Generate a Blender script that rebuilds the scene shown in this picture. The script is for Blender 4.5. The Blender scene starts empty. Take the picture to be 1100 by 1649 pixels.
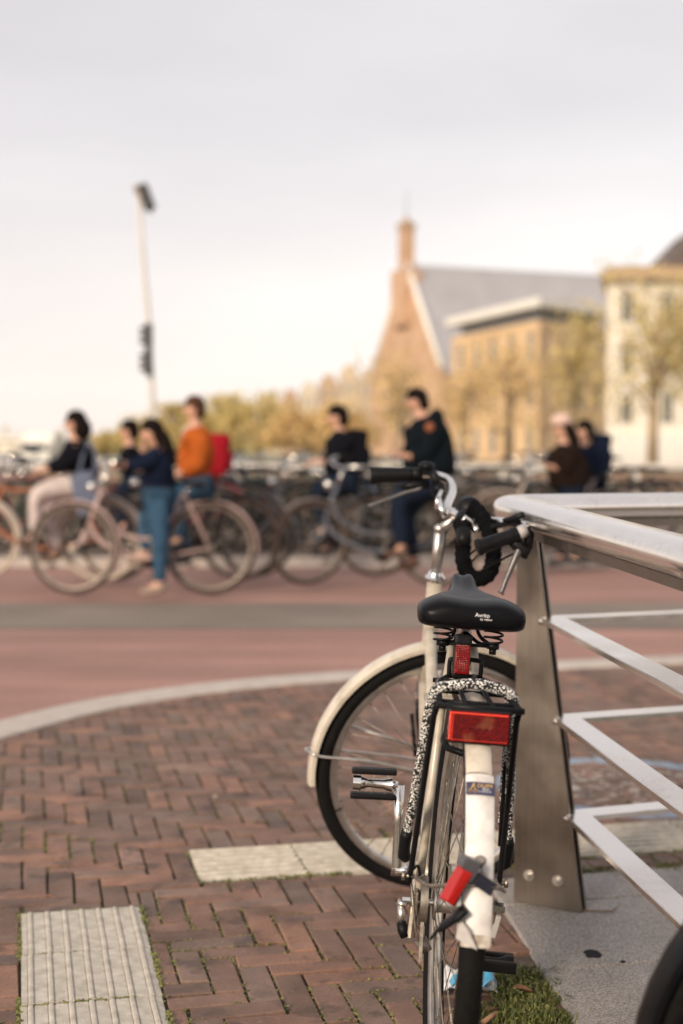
import bpy, bmesh, math, random
from mathutils import Vector, Matrix, noise
random.seed(7)
S = bpy.context.scene
R_ = math.radians
PI = math.pi

# ------------------------------------------------------------------ camera, sky, sun
CAM_H = 1.15
TILT = math.atan((824.5 - 720) / 2290)
cd = bpy.data.cameras.new('camera'); cam = bpy.data.objects.new('camera', cd)
S.collection.objects.link(cam); S.camera = cam
cam.location = (0, 0, CAM_H); cam.rotation_euler = (PI / 2 - TILT, 0, 0)
cd.sensor_fit = 'VERTICAL'; cd.sensor_height = 36; cd.lens = 50
cd.clip_start = .05; cd.clip_end = 6000
cd.dof.use_dof = True; cd.dof.focus_distance = 2.65; cd.dof.aperture_fstop = 2.2
SUN_AZ, SUN_EL = R_(212), R_(22)      # azimuth measured from +Y clockwise, sun stands behind and left of the camera
sd = bpy.data.lights.new('sun', 'SUN'); sun = bpy.data.objects.new('sun', sd); S.collection.objects.link(sun)
sd.energy = 4.0; sd.angle = R_(14); sd.color = (1, .84, .65)
sdir = Vector((math.sin(SUN_AZ) * math.cos(SUN_EL), math.cos(SUN_AZ) * math.cos(SUN_EL), math.sin(SUN_EL)))
sun.rotation_euler = sdir.to_track_quat('Z', 'Y').to_euler()
W = bpy.data.worlds.new('World'); S.world = W; W.use_nodes = True
nt = W.node_tree; nt.nodes.clear()
out = nt.nodes.new('ShaderNodeOutputWorld'); add = nt.nodes.new('ShaderNodeAddShader')
b1 = nt.nodes.new('ShaderNodeBackground'); b2 = nt.nodes.new('ShaderNodeBackground')
sky = nt.nodes.new('ShaderNodeTexSky'); sky.sky_type = 'NISHITA'; sky.sun_disc = False
sky.sun_elevation = SUN_EL; sky.sun_rotation = SUN_AZ
nt.links.new(sky.outputs[0], b1.inputs[0]); b1.inputs[1].default_value = .012
tc = nt.nodes.new('ShaderNodeTexCoord'); mp = nt.nodes.new('ShaderNodeMapping'); mp.inputs['Scale'].default_value = (.8, .8, 3.2)
mp.inputs['Rotation'].default_value = (.12, -.05, .3)
nz = nt.nodes.new('ShaderNodeTexNoise'); nz.inputs['Scale'].default_value = 1.3; nz.inputs['Detail'].default_value = 5
cr = nt.nodes.new('ShaderNodeValToRGB')
cr.color_ramp.elements[0].position = .32; cr.color_ramp.elements[0].color = (.68, .65, .66, 1)
cr.color_ramp.elements[1].position = .62; cr.color_ramp.elements[1].color = (.90, .865, .85, 1)
sx = nt.nodes.new('ShaderNodeSeparateXYZ'); mr = nt.nodes.new('ShaderNodeValToRGB')
mr.color_ramp.elements[0].position = 0; mr.color_ramp.elements[0].color = (1.12, 1.04, .97, 1)
mr.color_ramp.elements[1].position = .42; mr.color_ramp.elements[1].color = (.80, .80, .82, 1)
e = mr.color_ramp.elements.new(.2); e.color = (1.0, .99, .99, 1)
mul = nt.nodes.new('ShaderNodeMix'); mul.data_type = 'RGBA'; mul.blend_type = 'MULTIPLY'; mul.inputs[0].default_value = 1
nt.links.new(tc.outputs['Generated'], mp.inputs[0]); nt.links.new(mp.outputs[0], nz.inputs['Vector'])
nt.links.new(nz.outputs[0], cr.inputs[0]); nt.links.new(tc.outputs['Generated'], sx.inputs[0]); nt.links.new(sx.outputs[2], mr.inputs[0])
nt.links.new(cr.outputs[0], mul.inputs[6]); nt.links.new(mr.outputs[0], mul.inputs[7])
nt.links.new(mul.outputs[2], b2.inputs[0]); b2.inputs[1].default_value = 1.07
nt.links.new(b1.outputs[0], add.inputs[0]); nt.links.new(b2.outputs[0], add.inputs[1]); nt.links.new(add.outputs[0], out.inputs[0])
S.view_settings.view_transform = 'Standard'; S.view_settings.look = 'None'
S.view_settings.exposure = .06; S.view_settings.gamma = 1; S.view_settings.use_curve_mapping = False
S.render.engine = 'CYCLES'; S.cycles.use_denoising = True
S.cycles.max_bounces = 6; S.cycles.diffuse_bounces = 3; S.cycles.glossy_bounces = 3; S.cycles.transmission_bounces = 4
S.cycles.caustics_reflective = False; S.cycles.caustics_refractive = False; S.cycles.sample_clamp_indirect = 4

# ------------------------------------------------------------------ measuring helpers (photo pixel + distance -> place in the world)
def ray(px, py):
    a, b = (px - 550) / 2290, -(py - 824.5) / 2290
    c, s = math.cos(TILT), math.sin(TILT)
    return Vector((a, c + b * s, -s + b * c))
def at(px, py, Y):
    d = ray(px, py); return Vector((0, 0, CAM_H)) + d * (Y / d.y)
def gnd(px, py, z=0.0):
    d = ray(px, py); return Vector((0, 0, CAM_H)) + d * ((z - CAM_H) / d.z)

# ------------------------------------------------------------------ materials
MATS = {}
def lk(t, a, b): t.links.new(a, b)
def mat(name, col, rough=.6, metal=0., var=.12, scale=8., bump=0., bscale=60., col2=None, spec=.5, coat=0., rvar=0., objcol=False, isl=False, thr=(.35, .65), coord='Object', sheen=0.):
    if name in MATS: return MATS[name]
    m = bpy.data.materials.new(name); m.use_nodes = True; t = m.node_tree; P = t.nodes['Principled BSDF']
    P.inputs['Roughness'].default_value = rough; P.inputs['Metallic'].default_value = metal
    P.inputs['Specular IOR Level'].default_value = spec; P.inputs['Coat Weight'].default_value = coat
    P.inputs['Sheen Weight'].default_value = sheen
    c = t.nodes.new('ShaderNodeTexCoord'); n = t.nodes.new('ShaderNodeTexNoise')
    n.inputs['Scale'].default_value = scale; n.inputs['Detail'].default_value = 6; n.inputs['Roughness'].default_value = .6
    lk(t, c.outputs[coord], n.inputs['Vector'])
    r = t.nodes.new('ShaderNodeValToRGB'); r.color_ramp.elements[0].position = thr[0]; r.color_ramp.elements[1].position = thr[1]
    a = col; b = col2 or tuple(min(1, x * (1 + var)) for x in col)
    if not col2: a = tuple(x * (1 - var) for x in col)
    r.color_ramp.elements[0].color = (*a, 1); r.color_ramp.elements[1].color = (*b, 1)
    lk(t, n.outputs[0], r.inputs[0]); o = r.outputs[0]
    if objcol:
        oi = t.nodes.new('ShaderNodeObjectInfo'); mx = t.nodes.new('ShaderNodeMix'); mx.data_type = 'RGBA'; mx.blend_type = 'MULTIPLY'; mx.inputs[0].default_value = 1
        lk(t, o, mx.inputs[6]); lk(t, oi.outputs['Color'], mx.inputs[7]); o = mx.outputs[2]
    if isl:
        g = t.nodes.new('ShaderNodeNewGeometry'); oi = t.nodes.new('ShaderNodeObjectInfo')
        ad = t.nodes.new('ShaderNodeMath'); ad.operation = 'ADD'; fr = t.nodes.new('ShaderNodeMath'); fr.operation = 'FRACT'
        lk(t, g.outputs['Random Per Island'], ad.inputs[0]); lk(t, oi.outputs['Random'], ad.inputs[1]); lk(t, ad.outputs[0], fr.inputs[0])
        rr = t.nodes.new('ShaderNodeMapRange'); rr.inputs[3].default_value = 1 - isl; rr.inputs[4].default_value = 1 + isl
        lk(t, fr.outputs[0], rr.inputs[0])
        mx = t.nodes.new('ShaderNodeMix'); mx.data_type = 'RGBA'; mx.blend_type = 'MULTIPLY'; mx.inputs[0].default_value = 1
        lk(t, o, mx.inputs[6]); lk(t, rr.outputs[0], mx.inputs[7]); o = mx.outputs[2]
    lk(t, o, P.inputs['Base Color'])
    if rvar:
        rr = t.nodes.new('ShaderNodeMapRange'); rr.inputs[3].default_value = max(0, rough - rvar); rr.inputs[4].default_value = rough + rvar
        n3 = t.nodes.new('ShaderNodeTexNoise'); n3.inputs['Scale'].default_value = scale * 2.3; n3.inputs['Detail'].default_value = 5
        lk(t, c.outputs[coord], n3.inputs['Vector']); lk(t, n3.outputs[0], rr.inputs[0]); lk(t, rr.outputs[0], P.inputs['Roughness'])
    if bump:
        n2 = t.nodes.new('ShaderNodeTexNoise'); n2.inputs['Scale'].default_value = bscale; n2.inputs['Detail'].default_value = 4
        lk(t, c.outputs[coord], n2.inputs['Vector']); bp = t.nodes.new('ShaderNodeBump'); bp.inputs['Strength'].default_value = bump; bp.inputs['Distance'].default_value = .004
        lk(t, n2.outputs[0], bp.inputs['Height']); lk(t, bp.outputs[0], P.inputs['Normal'])
    MATS[name] = m; return m

def brick_mat():
    m = bpy.data.materials.new('clay_paver'); m.use_nodes = True; t = m.node_tree; P = t.nodes['Principled BSDF']
    N = t.nodes.new
    g = N('ShaderNodeNewGeometry'); oi = N('ShaderNodeObjectInfo')
    ad = N('ShaderNodeMath'); ad.operation = 'ADD'; fr = N('ShaderNodeMath'); fr.operation = 'FRACT'
    lk(t, g.outputs['Random Per Island'], ad.inputs[0]); lk(t, oi.outputs['Random'], ad.inputs[1]); lk(t, ad.outputs[0], fr.inputs[0])
    r = N('ShaderNodeValToRGB'); el = r.color_ramp.elements
    cols = [(0, (.110, .070, .052)), (.2, (.205, .122, .088)), (.4, (.150, .098, .076)), (.62, (.270, .150, .103)), (.8, (.135, .098, .080)), (1, (.240, .158, .120))]
    SC = .87
    cols = [(p, (c[0] * SC * 1.03, c[1] * SC * .96, c[2] * SC * .94)) for p, c in cols]
    el[0].position = 0; el[0].color = (*cols[0][1], 1); el[1].position = 1; el[1].color = (*cols[-1][1], 1)
    for p, c in cols[1:-1]: x = el.new(p); x.color = (*c, 1)
    lk(t, fr.outputs[0], r.inputs[0])
    def noise_(sc, det, src=g.outputs['Position']):
        n = N('ShaderNodeTexNoise'); n.inputs['Scale'].default_value = sc; n.inputs['Detail'].default_value = det; lk(t, src, n.inputs['Vector']); return n.outputs[0]
    def ramp(x, p0, v0, p1, v1):
        q = N('ShaderNodeMapRange'); q.inputs[1].default_value = p0; q.inputs[2].default_value = p1; q.inputs[3].default_value = v0; q.inputs[4].default_value = v1; lk(t, x, q.inputs[0]); return q.outputs[0]
    def mix(f, a, b, mode='MIX'):
        q = N('ShaderNodeMix'); q.data_type = 'RGBA'; q.blend_type = mode
        if isinstance(f, float): q.inputs[0].default_value = f
        else: lk(t, f, q.inputs[0])
        for s_, i in ((a, 6), (b, 7)):
            if isinstance(s_, tuple): q.inputs[i].default_value = (*s_, 1)
            else: lk(t, s_, q.inputs[i])
        return q.outputs[2]
    def math_(op, a, b=None, cl=False):
        q = N('ShaderNodeMath'); q.operation = op; q.use_clamp = cl
        for i, s_ in enumerate((a, b)):
            if s_ is None: continue
            if isinstance(s_, (int, float)): q.inputs[i].default_value = s_
            else: lk(t, s_, q.inputs[i])
        return q.outputs[0]
    c = mix(1.0, r.outputs[0], ramp(noise_(9, 7), .3, .72, .7, 1.3), 'MULTIPLY')
    c = mix(1.0, c, ramp(noise_(160, 3), .3, .8, .7, 1.2), 'MULTIPLY')
    c = mix(ramp(noise_(11, 5), .565, 0, .64, .60), c, (.052, .034, .029))          # damp dark stains
    c = mix(ramp(noise_(70, 2), .72, 0, .76, .5), c, (.38, .31, .26))               # pale flecks
    c = mix(ramp(noise_(2.3, 3), .5, 0, .8, .35), c, (.30, .20, .16))               # dusty pale areas
    # worn blue ring and white print of a stencilled ground marking
    sp = N('ShaderNodeSeparateXYZ'); lk(t, g.outputs['Position'], sp.inputs[0])
    dx = math_('SUBTRACT', sp.outputs[0], .955); dy = math_('SUBTRACT', sp.outputs[1], 4.80)
    rad = math_('SQRT', math_('ADD', math_('MULTIPLY', dx, dx), math_('MULTIPLY', dy, dy)))
    ring = math_('MULTIPLY', math_('GREATER_THAN', rad, .335), math_('LESS_THAN', rad, .43))
    ins = math_('LESS_THAN', rad, .30)
    wear = ramp(noise_(16, 5), .36, .45, .52, .92)
    wear2 = ramp(noise_(26, 2), .54, 0, .62, .55)
    c = mix(math_('MULTIPLY', ring, wear), c, (.25, .32, .41))
    c = mix(math_('MULTIPLY', ins, wear2), c, (.62, .56, .50))
    lk(t, c, P.inputs['Base Color'])
    lk(t, ramp(noise_(20, 4), .3, .62, .7, .9), P.inputs['Roughness'])
    bp = N('ShaderNodeBump'); bp.inputs['Strength'].default_value = .5; bp.inputs['Distance'].default_value = .003
    lk(t, math_('ADD', noise_(55, 6), math_('MULTIPLY', noise_(300, 3), .4)), bp.inputs['Height']); lk(t, bp.outputs[0], P.inputs['Normal'])
    return m

def speck_mat():           # black cord with white flecks woven in
    m = bpy.data.materials.new('woven_cord'); m.use_nodes = True; t = m.node_tree; P = t.nodes['Principled BSDF']; N = t.nodes.new
    tc = N('ShaderNodeTexCoord'); v = N('ShaderNodeTexVoronoi'); v.inputs['Scale'].default_value = 470
    lk(t, tc.outputs['Object'], v.inputs['Vector']); s = N('ShaderNodeSeparateColor'); lk(t, v.outputs['Color'], s.inputs[0])
    g = N('ShaderNodeMath'); g.operation = 'GREATER_THAN'; g.inputs[1].default_value = .64; lk(t, s.outputs[0], g.inputs[0])
    mx = N('ShaderNodeMix'); mx.data_type = 'RGBA'; mx.inputs[6].default_value = (.004, .004, .005, 1); mx.inputs[7].default_value = (.78, .76, .73, 1)
    lk(t, g.outputs[0], mx.inputs[0]); lk(t, mx.outputs[2], P.inputs['Base Color']); P.inputs['Roughness'].default_value = .8
    bp = N('ShaderNodeBump'); bp.inputs['Strength'].default_value = .6; bp.inputs['Distance'].default_value = .002; lk(t, v.outputs['Distance'], bp.inputs['Height']); lk(t, bp.outputs[0], P.inputs['Normal'])
    return m

def lens_mat(name, col, sc=260, rough=.12):          # moulded red reflector plastic
    m = bpy.data.materials.new(name); m.use_nodes = True; t = m.node_tree; P = t.nodes['Principled BSDF']; N = t.nodes.new
    P.inputs['Roughness'].default_value = rough; P.inputs['Coat Weight'].default_value = .05; P.inputs['Specular IOR Level'].default_value = .25
    tc = N('ShaderNodeTexCoord'); v = N('ShaderNodeTexVoronoi'); v.inputs['Scale'].default_value = sc; v.inputs['Randomness'].default_value = .25
    lk(t, tc.outputs['Object'], v.inputs['Vector'])
    s = N('ShaderNodeSeparateColor'); lk(t, v.outputs['Color'], s.inputs[0])
    r = N('ShaderNodeValToRGB'); r.color_ramp.elements[0].color = (col[0] * .45, col[1] * .4, col[2] * .4, 1); r.color_ramp.elements[1].color = (*col, 1); lk(t, s.outputs[0], r.inputs[0])
    n = N('ShaderNodeTexNoise'); n.inputs['Scale'].default_value = 30; n.inputs['Detail'].default_value = 5; lk(t, tc.outputs['Object'], n.inputs['Vector'])
    q = N('ShaderNodeMapRange'); q.inputs[1].default_value = .60; q.inputs[2].default_value = .70; q.inputs[4].default_value = .35; lk(t, n.outputs[0], q.inputs[0])
    mx = N('ShaderNodeMix'); mx.data_type = 'RGBA'; mx.inputs[7].default_value = (.25, .10, .045, 1); lk(t, q.outputs[0], mx.inputs[0]); lk(t, r.outputs[0], mx.inputs[6])
    lk(t, mx.outputs[2], P.inputs['Base Color'])
    bp = N('ShaderNodeBump'); bp.inputs['Strength'].default_value = .55; bp.inputs['Distance'].default_value = .002; lk(t, v.outputs['Distance'], bp.inputs['Height']); lk(t, bp.outputs[0], P.inputs['Normal'])
    return m

def steel_mat(name, col, r0, r1, stretch=(60, 60, 3), lo=.86, hi=1.1):
    m = bpy.data.materials.new(name); m.use_nodes = True; t = m.node_tree; P = t.nodes['Principled BSDF']; N = t.nodes.new
    P.inputs['Metallic'].default_value = .95
    tc = N('ShaderNodeTexCoord'); mp = N('ShaderNodeMapping'); mp.inputs['Scale'].default_value = stretch; lk(t, tc.outputs['Object'], mp.inputs[0])
    n = N('ShaderNodeTexNoise'); n.inputs['Scale'].default_value = 4; n.inputs['Detail'].default_value = 6; lk(t, mp.outputs[0], n.inputs['Vector'])
    n2 = N('ShaderNodeTexNoise'); n2.inputs['Scale'].default_value = 7; n2.inputs['Detail'].default_value = 8; lk(t, tc.outputs['Object'], n2.inputs['Vector'])
    r = N('ShaderNodeValToRGB'); r.color_ramp.elements[0].position = .3; r.color_ramp.elements[1].position = .72
    r.color_ramp.elements[0].color = (*[x * lo for x in col], 1); r.color_ramp.elements[1].color = (*[min(1, x * hi) for x in col], 1)
    mx = N('ShaderNodeMath'); mx.operation = 'ADD'; h = N('ShaderNodeMath'); h.operation = 'MULTIPLY'; h.inputs[1].default_value = .5
    lk(t, n.outputs[0], mx.inputs[0]); lk(t, n2.outputs[0], mx.inputs[1]); lk(t, mx.outputs[0], h.inputs[0]); lk(t, h.outputs[0], r.inputs[0])
    # fine scratches and grime flecks
    v = N('ShaderNodeTexNoise'); v.inputs['Scale'].default_value = 38; v.inputs['Detail'].default_value = 7; v.inputs['Distortion'].default_value = 2.5; lk(t, tc.outputs['Object'], v.inputs['Vector'])
    q = N('ShaderNodeMapRange'); q.inputs[1].default_value = .64; q.inputs[2].default_value = .72; q.inputs[4].default_value = .22; lk(t, v.outputs[0], q.inputs[0])
    mm = N('ShaderNodeMix'); mm.data_type = 'RGBA'; mm.inputs[7].default_value = (.22, .19, .16, 1); lk(t, q.outputs[0], mm.inputs[0]); lk(t, r.outputs[0], mm.inputs[6]); lk(t, mm.outputs[2], P.inputs['Base Color'])
    rr = N('ShaderNodeMapRange'); rr.inputs[1].default_value = .3; rr.inputs[2].default_value = .7; rr.inputs[3].default_value = r0; rr.inputs[4].default_value = r1; lk(t, n2.outputs[0], rr.inputs[0]); lk(t, rr.outputs[0], P.inputs['Roughness'])
    bp = N('ShaderNodeBump'); bp.inputs['Strength'].default_value = .05; bp.inputs['Distance'].default_value = .001; lk(t, n.outputs[0], bp.inputs['Height']); lk(t, bp.outputs[0], P.inputs['Normal'])
    return m

BRICK = brick_mat(); CORD = speck_mat()
REDLENS = lens_mat('red_reflector_plastic', (.13, .0015, .001)); DARKLENS = lens_mat('dark_red_reflector_plastic', (.20, .003, .003), 320, .2)
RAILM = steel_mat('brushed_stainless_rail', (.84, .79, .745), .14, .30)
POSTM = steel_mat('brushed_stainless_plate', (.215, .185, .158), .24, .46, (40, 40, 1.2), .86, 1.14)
CHROME = mat('chrome', (.78, .76, .73), .16, 1, .05, 30, rvar=.08)
ALU = mat('dull_aluminium', (.60, .57, .53), .38, 1, .12, 30, rvar=.1)
STEELD = mat('grubby_steel', (.30, .26, .22), .45, .9, .35, 60, rvar=.1)
CREAM = mat('cream_paint', (.40, .345, .275), .36, 0, .06, 22, coat=.15, rvar=.1, col2=(.58, .52, .435), thr=(.30, .58))
CREAM2 = mat('cream_frame_paint', (.36, .31, .245), .33, 0, .10, 26, coat=.2, rvar=.1, col2=(.50, .445, .365))
WHITEP = mat('white_mudguard_plastic', (.50, .455, .42), .42, 0, .03, 26, bump=.05, rvar=.07, col2=(.71, .68, .65), thr=(.28, .56))
DIRT = mat('dirty_white_plastic', (.34, .27, .20), .6, 0, .3, 60, col2=(.72, .66, .58))
RUBBER = mat('tyre_rubber', (.007, .0065, .0065), .75, 0, .25, 60, bump=.5, bscale=160, spec=.12)
BLACKP = mat('black_plastic', (.006, .006, .007), .45, 0, .2, 40, bump=.1, bscale=300, spec=.16)
BLACKM = mat('black_painted_steel', (.007, .007, .008), .36, 0, .2, 40, rvar=.08, spec=.14)
SADDLEM = mat('black_saddle_vinyl', (.004, .004, .005), .33, 0, .15, 40, bump=.08, bscale=420, spec=.11, rvar=.05)
CLOTHB = mat('black_lock_sleeve', (.005, .005, .006), .9, 0, .3, 50, bump=.6, bscale=300, spec=.05)
REDP = mat('red_lamp_plastic', (.36, .012, .010), .3, 0, .1, 40, coat=.15)
PLATEM = mat('navy_black_plastic', (.016, .016, .028), .4, 0, .15, 40)
GREYP = mat('dark_grey_plastic', (.075, .072, .080), .45, 0, .15, 40)
BLUEST = mat('navy_sticker', (.040, .038, .085), .45, 0, .2, 60)
GOLD = mat('gold_print', (.62, .40, .12), .5, 0, .1, 60)
WHITEPR = mat('white_print', (.75, .74, .76), .5, 0, .05, 60)
LEVG = mat('grey_lever_paint', (.10, .092, .095), .35, .4, .15, 40)
TAPE = mat('silvery_tape', (.46, .43, .41), .35, 0, .1, 60)
TILEM = mat('ribbed_concrete_tile', (.40, .355, .295), .85, 0, .1, 26, bump=.7, bscale=260, col2=(.60, .545, .47), isl=.04)
SLABM = mat('granite_slab', (.15, .130, .120), .75, 0, .1, 230, bump=.5, bscale=300, col2=(.47, .43, .40), thr=(.36, .64))
KERBM = mat('pale_kerb_concrete', (.45, .395, .35), .85, 0, .1, 10, bump=.3, bscale=120, isl=.06)
SANDM = mat('joint_earth', (.045, .036, .026), .95, 0, .3, 9, bump=.8, bscale=90, col2=(.062, .070, .026))
ROADR = mat('red_asphalt', (.295, .160, .128), .85, 0, .1, .6, bump=.5, bscale=200, col2=(.355, .200, .162), coord='Object')
t_ = ROADR.node_tree; P_ = t_.nodes['Principled BSDF']; src_ = P_.inputs['Base Color'].links[0].from_socket
n_a = t_.nodes.new('ShaderNodeTexNoise'); n_a.inputs['Scale'].default_value = 1.0; n_a.inputs['Detail'].default_value = 7; mp_a = t_.nodes.new('ShaderNodeMapping'); mp_a.inputs['Scale'].default_value = (.35, 2.2, 1); tc_a = t_.nodes.new('ShaderNodeTexCoord')
lk(t_, tc_a.outputs['Object'], mp_a.inputs[0]); lk(t_, mp_a.outputs[0], n_a.inputs['Vector']); r_a = t_.nodes.new('ShaderNodeMapRange'); r_a.inputs[1].default_value = .3; r_a.inputs[2].default_value = .7; r_a.inputs[3].default_value = .80; r_a.inputs[4].default_value = 1.15; lk(t_, n_a.outputs[0], r_a.inputs[0])
n_b = t_.nodes.new('ShaderNodeTexNoise'); n_b.inputs['Scale'].default_value = 45; n_b.inputs['Detail'].default_value = 3; lk(t_, tc_a.outputs['Object'], n_b.inputs['Vector']); r_b = t_.nodes.new('ShaderNodeMapRange'); r_b.inputs[1].default_value = .3; r_b.inputs[2].default_value = .7; r_b.inputs[3].default_value = .8; r_b.inputs[4].default_value = 1.2; lk(t_, n_b.outputs[0], r_b.inputs[0])
m_a = t_.nodes.new('ShaderNodeMath'); m_a.operation = 'MULTIPLY'; lk(t_, r_a.outputs[0], m_a.inputs[0]); lk(t_, r_b.outputs[0], m_a.inputs[1]); x_a = t_.nodes.new('ShaderNodeMix'); x_a.data_type = 'RGBA'; x_a.blend_type = 'MULTIPLY'; x_a.inputs[0].default_value = 1; lk(t_, src_, x_a.inputs[6]); lk(t_, m_a.outputs[0], x_a.inputs[7]); lk(t_, x_a.outputs[2], P_.inputs['Base Color'])
ROADG = mat('grey_asphalt_band', (.17, .135, .110), .85, 0, .1, .8, bump=.4, bscale=160, col2=(.225, .180, .148))
PAVEG = mat('bridge_paving', (.135, .100, .080), .85, 0, .2, 3)
MOSSM = mat('moss_green', (.075, .090, .020), .8, 0, .3, 60, isl=.5, col2=(.20, .185, .050))
GRASSM = mat('grass_blade', (.060, .085, .014), .6, 0, .3, 40, isl=.6, col2=(.17, .175, .045))
LEAFD = mat('dead_leaf', (.22, .10, .045), .7, 0, .4, 80, isl=.3)
PAPER = mat('white_wrapper', (.72, .70, .69), .35, 0, .08, 20)
BLUEW = mat('blue_print_wrapper', (.08, .36, .58), .35, 0, .2, 20)

# ------------------------------------------------------------------ mesh helpers
def root_at(name, loc, rot=None, label=None, cat=None, group=None, kind=None):
    o = bpy.data.objects.new(name, None); S.collection.objects.link(o); o.empty_display_size = .1
    o.location = loc
    if rot is not None: o.rotation_euler = rot
    tag(o, label, cat, group, kind); return o
def tag(o, label=None, cat=None, group=None, kind=None):
    if label: o['label'] = label
    if cat: o['category'] = cat
    if group: o['group'] = group
    if kind: o['kind'] = kind
    return o
class MB:
    def __init__(s): s.v = []; s.f = []; s.sm = []
    def add(s, vs, fs, smooth=True):
        n = len(s.v); s.v += [tuple(v) for v in vs]; s.f += [tuple(i + n for i in f) for f in fs]; s.sm += [smooth] * len(fs); return s
    def tube(s, pts, r, seg=10, closed=False, cap=True, flat=1.0, up=None):
        pts = [Vector(p) for p in pts]; n = len(pts); rs = r if isinstance(r, (list, tuple)) else [r] * n
        T = []
        for i in range(n):
            if closed: d = pts[(i + 1) % n] - pts[i - 1]
            elif i == 0: d = pts[1] - pts[0]
            elif i == n - 1: d = pts[-1] - pts[-2]
            else: d = (pts[i + 1] - pts[i]).normalized() + (pts[i] - pts[i - 1]).normalized()
            T.append(d.normalized() if d.length > 1e-9 else Vector((0, 0, 1)))
        u = Vector(up) if up else (Vector((0, 0, 1)) if abs(T[0].z) < .9 else Vector((1, 0, 0)))
        vs = []
        nn = (u - T[0] * u.dot(T[0])).normalized()
        for i in range(n):
            if up: nn = (u - T[i] * u.dot(T[i])).normalized()
            else: nn = (nn - T[i] * nn.dot(T[i])).normalized()
            b = T[i].cross(nn)
            for k in range(seg):
                a = 2 * PI * k / seg; vs.append(pts[i] + (nn * math.cos(a) * flat + b * math.sin(a)) * rs[i])
        fs = []
        m = n if closed else n - 1
        for i in range(m):
            j = (i + 1) % n
            for k in range(seg):
                k2 = (k + 1) % seg; fs.append((i * seg + k, i * seg + k2, j * seg + k2, j * seg + k))
        if not closed and cap:
            fs.append(tuple(range(seg))[::-1]); fs.append(tuple((n - 1) * seg + k for k in range(seg)))
        return s.add(vs, fs)
    def sweep(s, frames, prof, closed=False, cap=True, smooth=False, pclosed=True):
        # frames: list of (origin, a_axis, b_axis); prof: 2-D outline
        m = len(prof); vs = []
        for o, a, b in frames:
            for p, q in prof: vs.append(Vector(o) + Vector(a) * p + Vector(b) * q)
        fs = []; n = len(frames)
        for i in range(n if closed else n - 1):
            j = (i + 1) % n
            for k in range(m if pclosed else m - 1):
                k2 = (k + 1) % m; fs.append((i * m + k, i * m + k2, j * m + k2, j * m + k))
        if cap and not closed and pclosed: fs.append(tuple(range(m))[::-1]); fs.append(tuple((n - 1) * m + k for k in range(m)))
        return s.add(vs, fs, smooth)
    def box(s, c, size, M=None, bev=0):
        bm = bmesh.new(); bmesh.ops.create_cube(bm, size=1)
        for v in bm.verts: v.co = Vector((v.co.x * size[0], v.co.y * size[1], v.co.z * size[2]))
        if bev: bmesh.ops.bevel(bm, geom=bm.edges[:], offset=bev, segments=2, affect='EDGES', profile=.7)
        bm.verts.ensure_lookup_table()
        vs = []
        for v in bm.verts:
            co = v.co.copy()
            if M is not None: co = M @ co
            vs.append(co + Vector(c))
        fs = [[v.index for v in f.verts] for f in bm.faces]; bm.free()
        return s.add(vs, fs, False)
    def cyl(s, a, b, r, seg=16, r2=None): return s.tube([a, b], [r, r if r2 is None else r2], seg)
    def sph(s, c, r, seg=14, sc=(1, 1, 1), M=None):
        vs = []; rings = seg // 2
        for i in range(rings + 1):
            th = PI * i / rings
            for k in range(seg):
                a = 2 * PI * k / seg
                p = Vector((math.sin(th) * math.cos(a) * sc[0], math.sin(th) * math.sin(a) * sc[1], math.cos(th) * sc[2])) * r
                if M is not None: p = M @ p
                vs.append(Vector(c) + p)
        fs = []
        for i in range(rings):
            for k in range(seg):
                k2 = (k + 1) % seg; fs.append((i * seg + k, (i + 1) * seg + k, (i + 1) * seg + k2, i * seg + k2))
        return s.add(vs, fs)
    def mesh(s, name, M=None):
        me = bpy.data.meshes.new(name); vs = s.v if M is None else [tuple(M @ Vector(v)) for v in s.v]
        me.from_pydata(vs, [], s.f); me.polygons.foreach_set('use_smooth', s.sm); me.update(); return me
    def build(s, name, m, parent=None, M=None, sharp=None):
        me = s.mesh(name, M); o = bpy.data.objects.new(name, me); S.collection.objects.link(o)
        me.materials.append(m)
        if sharp: me.set_sharp_from_angle(angle=R_(sharp))
        if parent: o.parent = parent
        return o
def catmull(P, n=8, closed=False):
    P = [Vector(p) for p in P]; out_ = []; N = len(P)
    rng = range(N if closed else N - 1)
    for i in rng:
        if closed: p0, p1, p2, p3 = P[i - 1], P[i], P[(i + 1) % N], P[(i + 2) % N]
        else: p0, p1, p2, p3 = P[max(i - 1, 0)], P[i], P[i + 1], P[min(i + 2, N - 1)]
        for k in range(n):
            t = k / n; out_.append(.5 * ((2 * p1) + (p2 - p0) * t + (2 * p0 - 5 * p1 + 4 * p2 - p3) * t * t + (3 * p1 - p0 - 3 * p2 + p3) * t ** 3))
    if not closed: out_.append(P[-1])
    return out_
def kids(o): return list(o.children)
def copy_tree(o, parent=None):
    c = o.copy(); S.collection.objects.link(c)
    if parent: c.parent = parent
    for ch in kids(o): copy_tree(ch, c)
    return c
def flat(name, pts, z, m, kind='structure', parent=None):
    mb = MB(); mb.add([(p[0], p[1], z) for p in pts], [tuple(range(len(pts)))], False); o = mb.build(name, m, parent)
    if kind: o['kind'] = kind
    return o

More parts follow.
